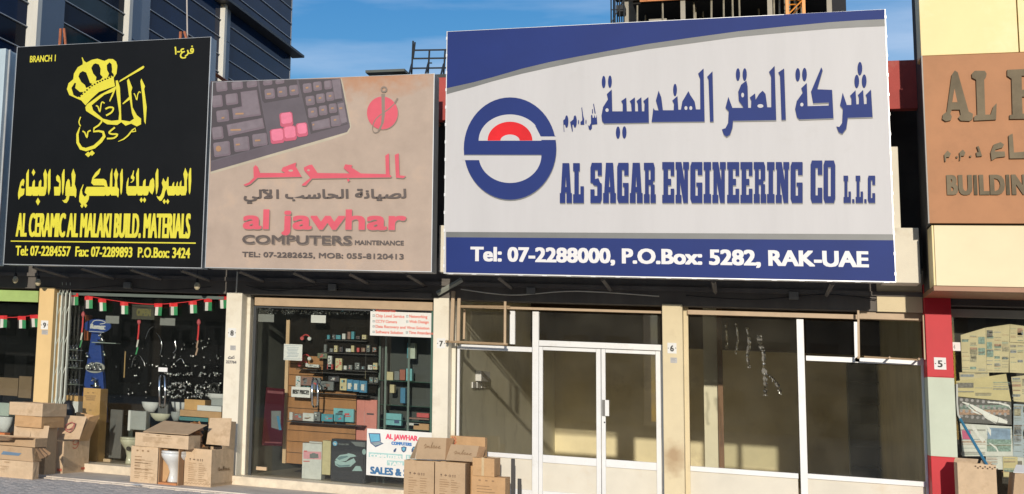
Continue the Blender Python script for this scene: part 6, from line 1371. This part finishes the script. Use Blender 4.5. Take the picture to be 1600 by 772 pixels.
# A-board poster
t = thing('shop_poster', 'white AL JAWHAR COMPUTERS poster board standing inside at the foot of the glass', 'poster', tuple(P(620, 745, YG-.06)))
Yp = YG-.07; a, b = P(572, 742, Yp), P(690, 670, Yp); zt = P(573, 669.4, Yp).z; zb = P(570, 742, Yp).z
xr_ = X7a+.02
MB().box(a.x, xr_, Yp, Yp+.012, max(zb, ZF+.002), zt).build('board', paper, t, bevel=.002); Fp = Face(Yp, t)
O6 = dict(org=(560, 660), sc=6.89); sky_b = c('print_sky', .10, .38, .55); nvy = c('print_navy', .02, .06, .16); prd = c('print_crimson', .68, .05, .12); pbl = c('print_blue', .02, .16, .45); pgl = c('print_aqua', .33, .55, .55)
polys(Fp, 'laptop_picture', nvy, [[(108, 115), (235, 118), (243, 208), (128, 220)], [(128, 222), (240, 212), (272, 228), (185, 268)]], **O6)
polys(Fp, 'laptop_screen', sky_b, [[(120, 125), (225, 128), (232, 200), (136, 210)]], **O6); polys(Fp, 'laptop_keys', c('print_grey', .22, .30, .33), [[(145, 226), (230, 218), (255, 228), (182, 252)]], **O6)
sign_text(Fp, 'lettering', prd, 'AL JAWHAR', 602.5, 677.5, 685.5, 653, fat=.0055)
sign_text(Fp, 'lettering', pbl, 'COMPUTERS', 611.5, 689.8, 694.6, 643.5, fat=.005)
polys(Fp, 'gadget_pictures', nvy, [[(378, 300), (400, 278), (412, 280), (400, 318), (380, 322)], [(460, 268), (490, 258), (520, 268), (512, 308), (488, 325), (466, 308)], [(572, 320), (572, 290), (590, 262), (650, 258), (650, 325)]], **O6)
polys(Fp, 'gadget_highlights', sky_b, [[(474, 275), (490, 268), (506, 276), (500, 300), (488, 310), (474, 298)], [(585, 290), (598, 270), (645, 268), (645, 292)]], **O6)
polys(Fp, 'caption_band', pgl, [[(112, 320), (476, 345), (476, 392), (112, 372)], [(512, 348), (700, 358), (700, 405), (512, 396)], [(308, 408), (640, 428), (640, 478), (308, 462)]], **O6)
sign_text(Fp, 'caption', paper, 'COMPUTERS', 578, 708.6, 714.2, 627.5, fat=.005); sign_text(Fp, 'caption', paper, 'LAPTOP', 636.5, 712, 717.4, 668, fat=.005); sign_text(Fp, 'caption', paper, 'TABLETS', 606.5, 721, 726.5, 649, fat=.005)
sign_text(Fp, 'lettering', c('print_royal', .01, .12, .30), 'SALES & SERVICE', 578.5, 728.5, 739.6, 682, fat=.008)
# glass cabinet with small goods
gc = thing('glass_cabinet', 'tall glass cabinet with small goods at the right of the computer shop', 'cabinet', tuple(P(632, 690, 1.1)))
gg = glass('cabinet_glass', (.75, .88, .82), .02, (.2, .3, .28))
xa_, xb_ = P(591, 600, 1.1).x, P(672, 600, 1.1).x
MB().box(xa_, xb_, 1.6, 1.63, ZF, 2.9).build('back', M('cabinet_back', (.012, .022, .018), .4), gc)
for x in (591.5, 601, 637): a = P(x, 600, 1.1).x; MB().box(a, a+.03, 1.08, 1.11, ZF, 2.9).build('upright', M('cabinet_metal', (.14, .20, .18), .3), gc)
for y in (594, 632, 655, 668): a = P(600, y, 1.1); MB().box(xa_+.03, xb_, 1.12, 1.58, a.z-.008, a.z).build('shelf', M('cabinet_glass_shelf', (.05, .12, .09), .15), gc)
for (x0, x1, y0, y1, m_, lab) in ((603.5, 614, 581, 594, yel, 'small grey clock on the cabinet shelf'), (624.5, 633, 577.5, 594, c('box_rust', .30, .08, .04), 'rust red box on the upper cabinet shelf'), (616, 624, 580, 594, gry, 'dark grey box left of the rust red box'), (634.5, 643.5, 576, 595, cyn, 'tall cyan box on the upper cabinet shelf'), (640, 648.5, 536, 560.5, c('box_palegreen', .42, .50, .42), 'tall pale green box high in the cabinet'), (636, 640, 536, 560, tea, 'teal edge beside the pale green box'), (625.5, 633, 606, 630, blu, 'upright blue pack hanging in the cabinet'), (609, 616, 601, 614, yel, 'little gold figure on the cabinet shelf'), (600, 627, 646, 664.5, cyn, 'wide turquoise box on the lower cabinet shelf'), (651, 670, 645.5, 652.5, redp, 'flat red box on the right cabinet shelf'), (636, 670, 653, 655.5, photo, 'brown shelf board under the flat red box'), (646, 670, 662, 672, card3, 'brown carton low in the right of the cabinet'), (635, 655, 661, 665, wht, 'flat white pack beside the low brown carton')):
    ib(lab, x0, x1, y0, y1, 1.12, .12, m_, name='product_box', cat='box', bevel=.003, group='boxed goods in the computer shop')
ib('dark window of the turquoise box', 616, 623.5, 656.5, 661.5, 1.114, .004, nvy, name='box_label', cat='label', bevel=0)
ib('cream floor block at the foot of the computer shop glass', 400, 416, 729.5, 735, .2, .05, card2, name='door_stop', cat='block')

# ------------------------------------------------------------------ loose wiring and small fittings under the boards
wire = M('black_cable', (.015, .015, .015), .5)
for lab, pts, Y in (('black cable sagging under the black signboard towards the ochre pillar', [(70, 447), (120, 452), (180, 447), (250, 453), (330, 448)], -.02),
                    ('black cable looping under the pink signboard', [(385, 446), (430, 455), (500, 447), (590, 457), (668, 448)], -.03),
                    ('thin pale cable drooping below the navy signboard', [(720, 452), (800, 461), (900, 455), (1030, 463)], -.02),
                    ('cable running along the beam at the right of pillar six', [(1072, 462), (1180, 468), (1290, 460), (1370, 468)], -.02)):
    mb = MB(); mb.tube([P(x, y, Y) for x, y in smooth_path(pts, 6)], .008, 6); tag(mb.build('cable', wire if 'pale' not in lab else MATS['white_conduit'], smooth=True), lab, 'cable')
for k, (x, y) in enumerate(((200, 446), (520, 449), (830, 455), (1240, 462))):
    a = P(x, y, .0); o = MB().box(a.x-.06, a.x+.06, -.06, .049, a.z-.05, a.z+.05).build('junction_box', M('grey_junction_plastic', (.16, .16, .15), .5), bevel=.006)
    tag(o, 'small grey junction box on the beam '+['under the black signboard', 'under the pink signboard', 'above the double door', 'above the window right of pillar six'][k], 'junction box')

sheet('faded yellow newspaper filling the gap above the tan sheet', [(1499, 582), (1545, 581), (1546, 590), (1500, 596)], nw, 21, Y=.262, cols=2)
sheet('wide pale newspaper behind the pink and blue advert', [(1540, 700), (1600, 702), (1600, 735), (1541, 733)], nw2, 22, Y=.268, cols=3)
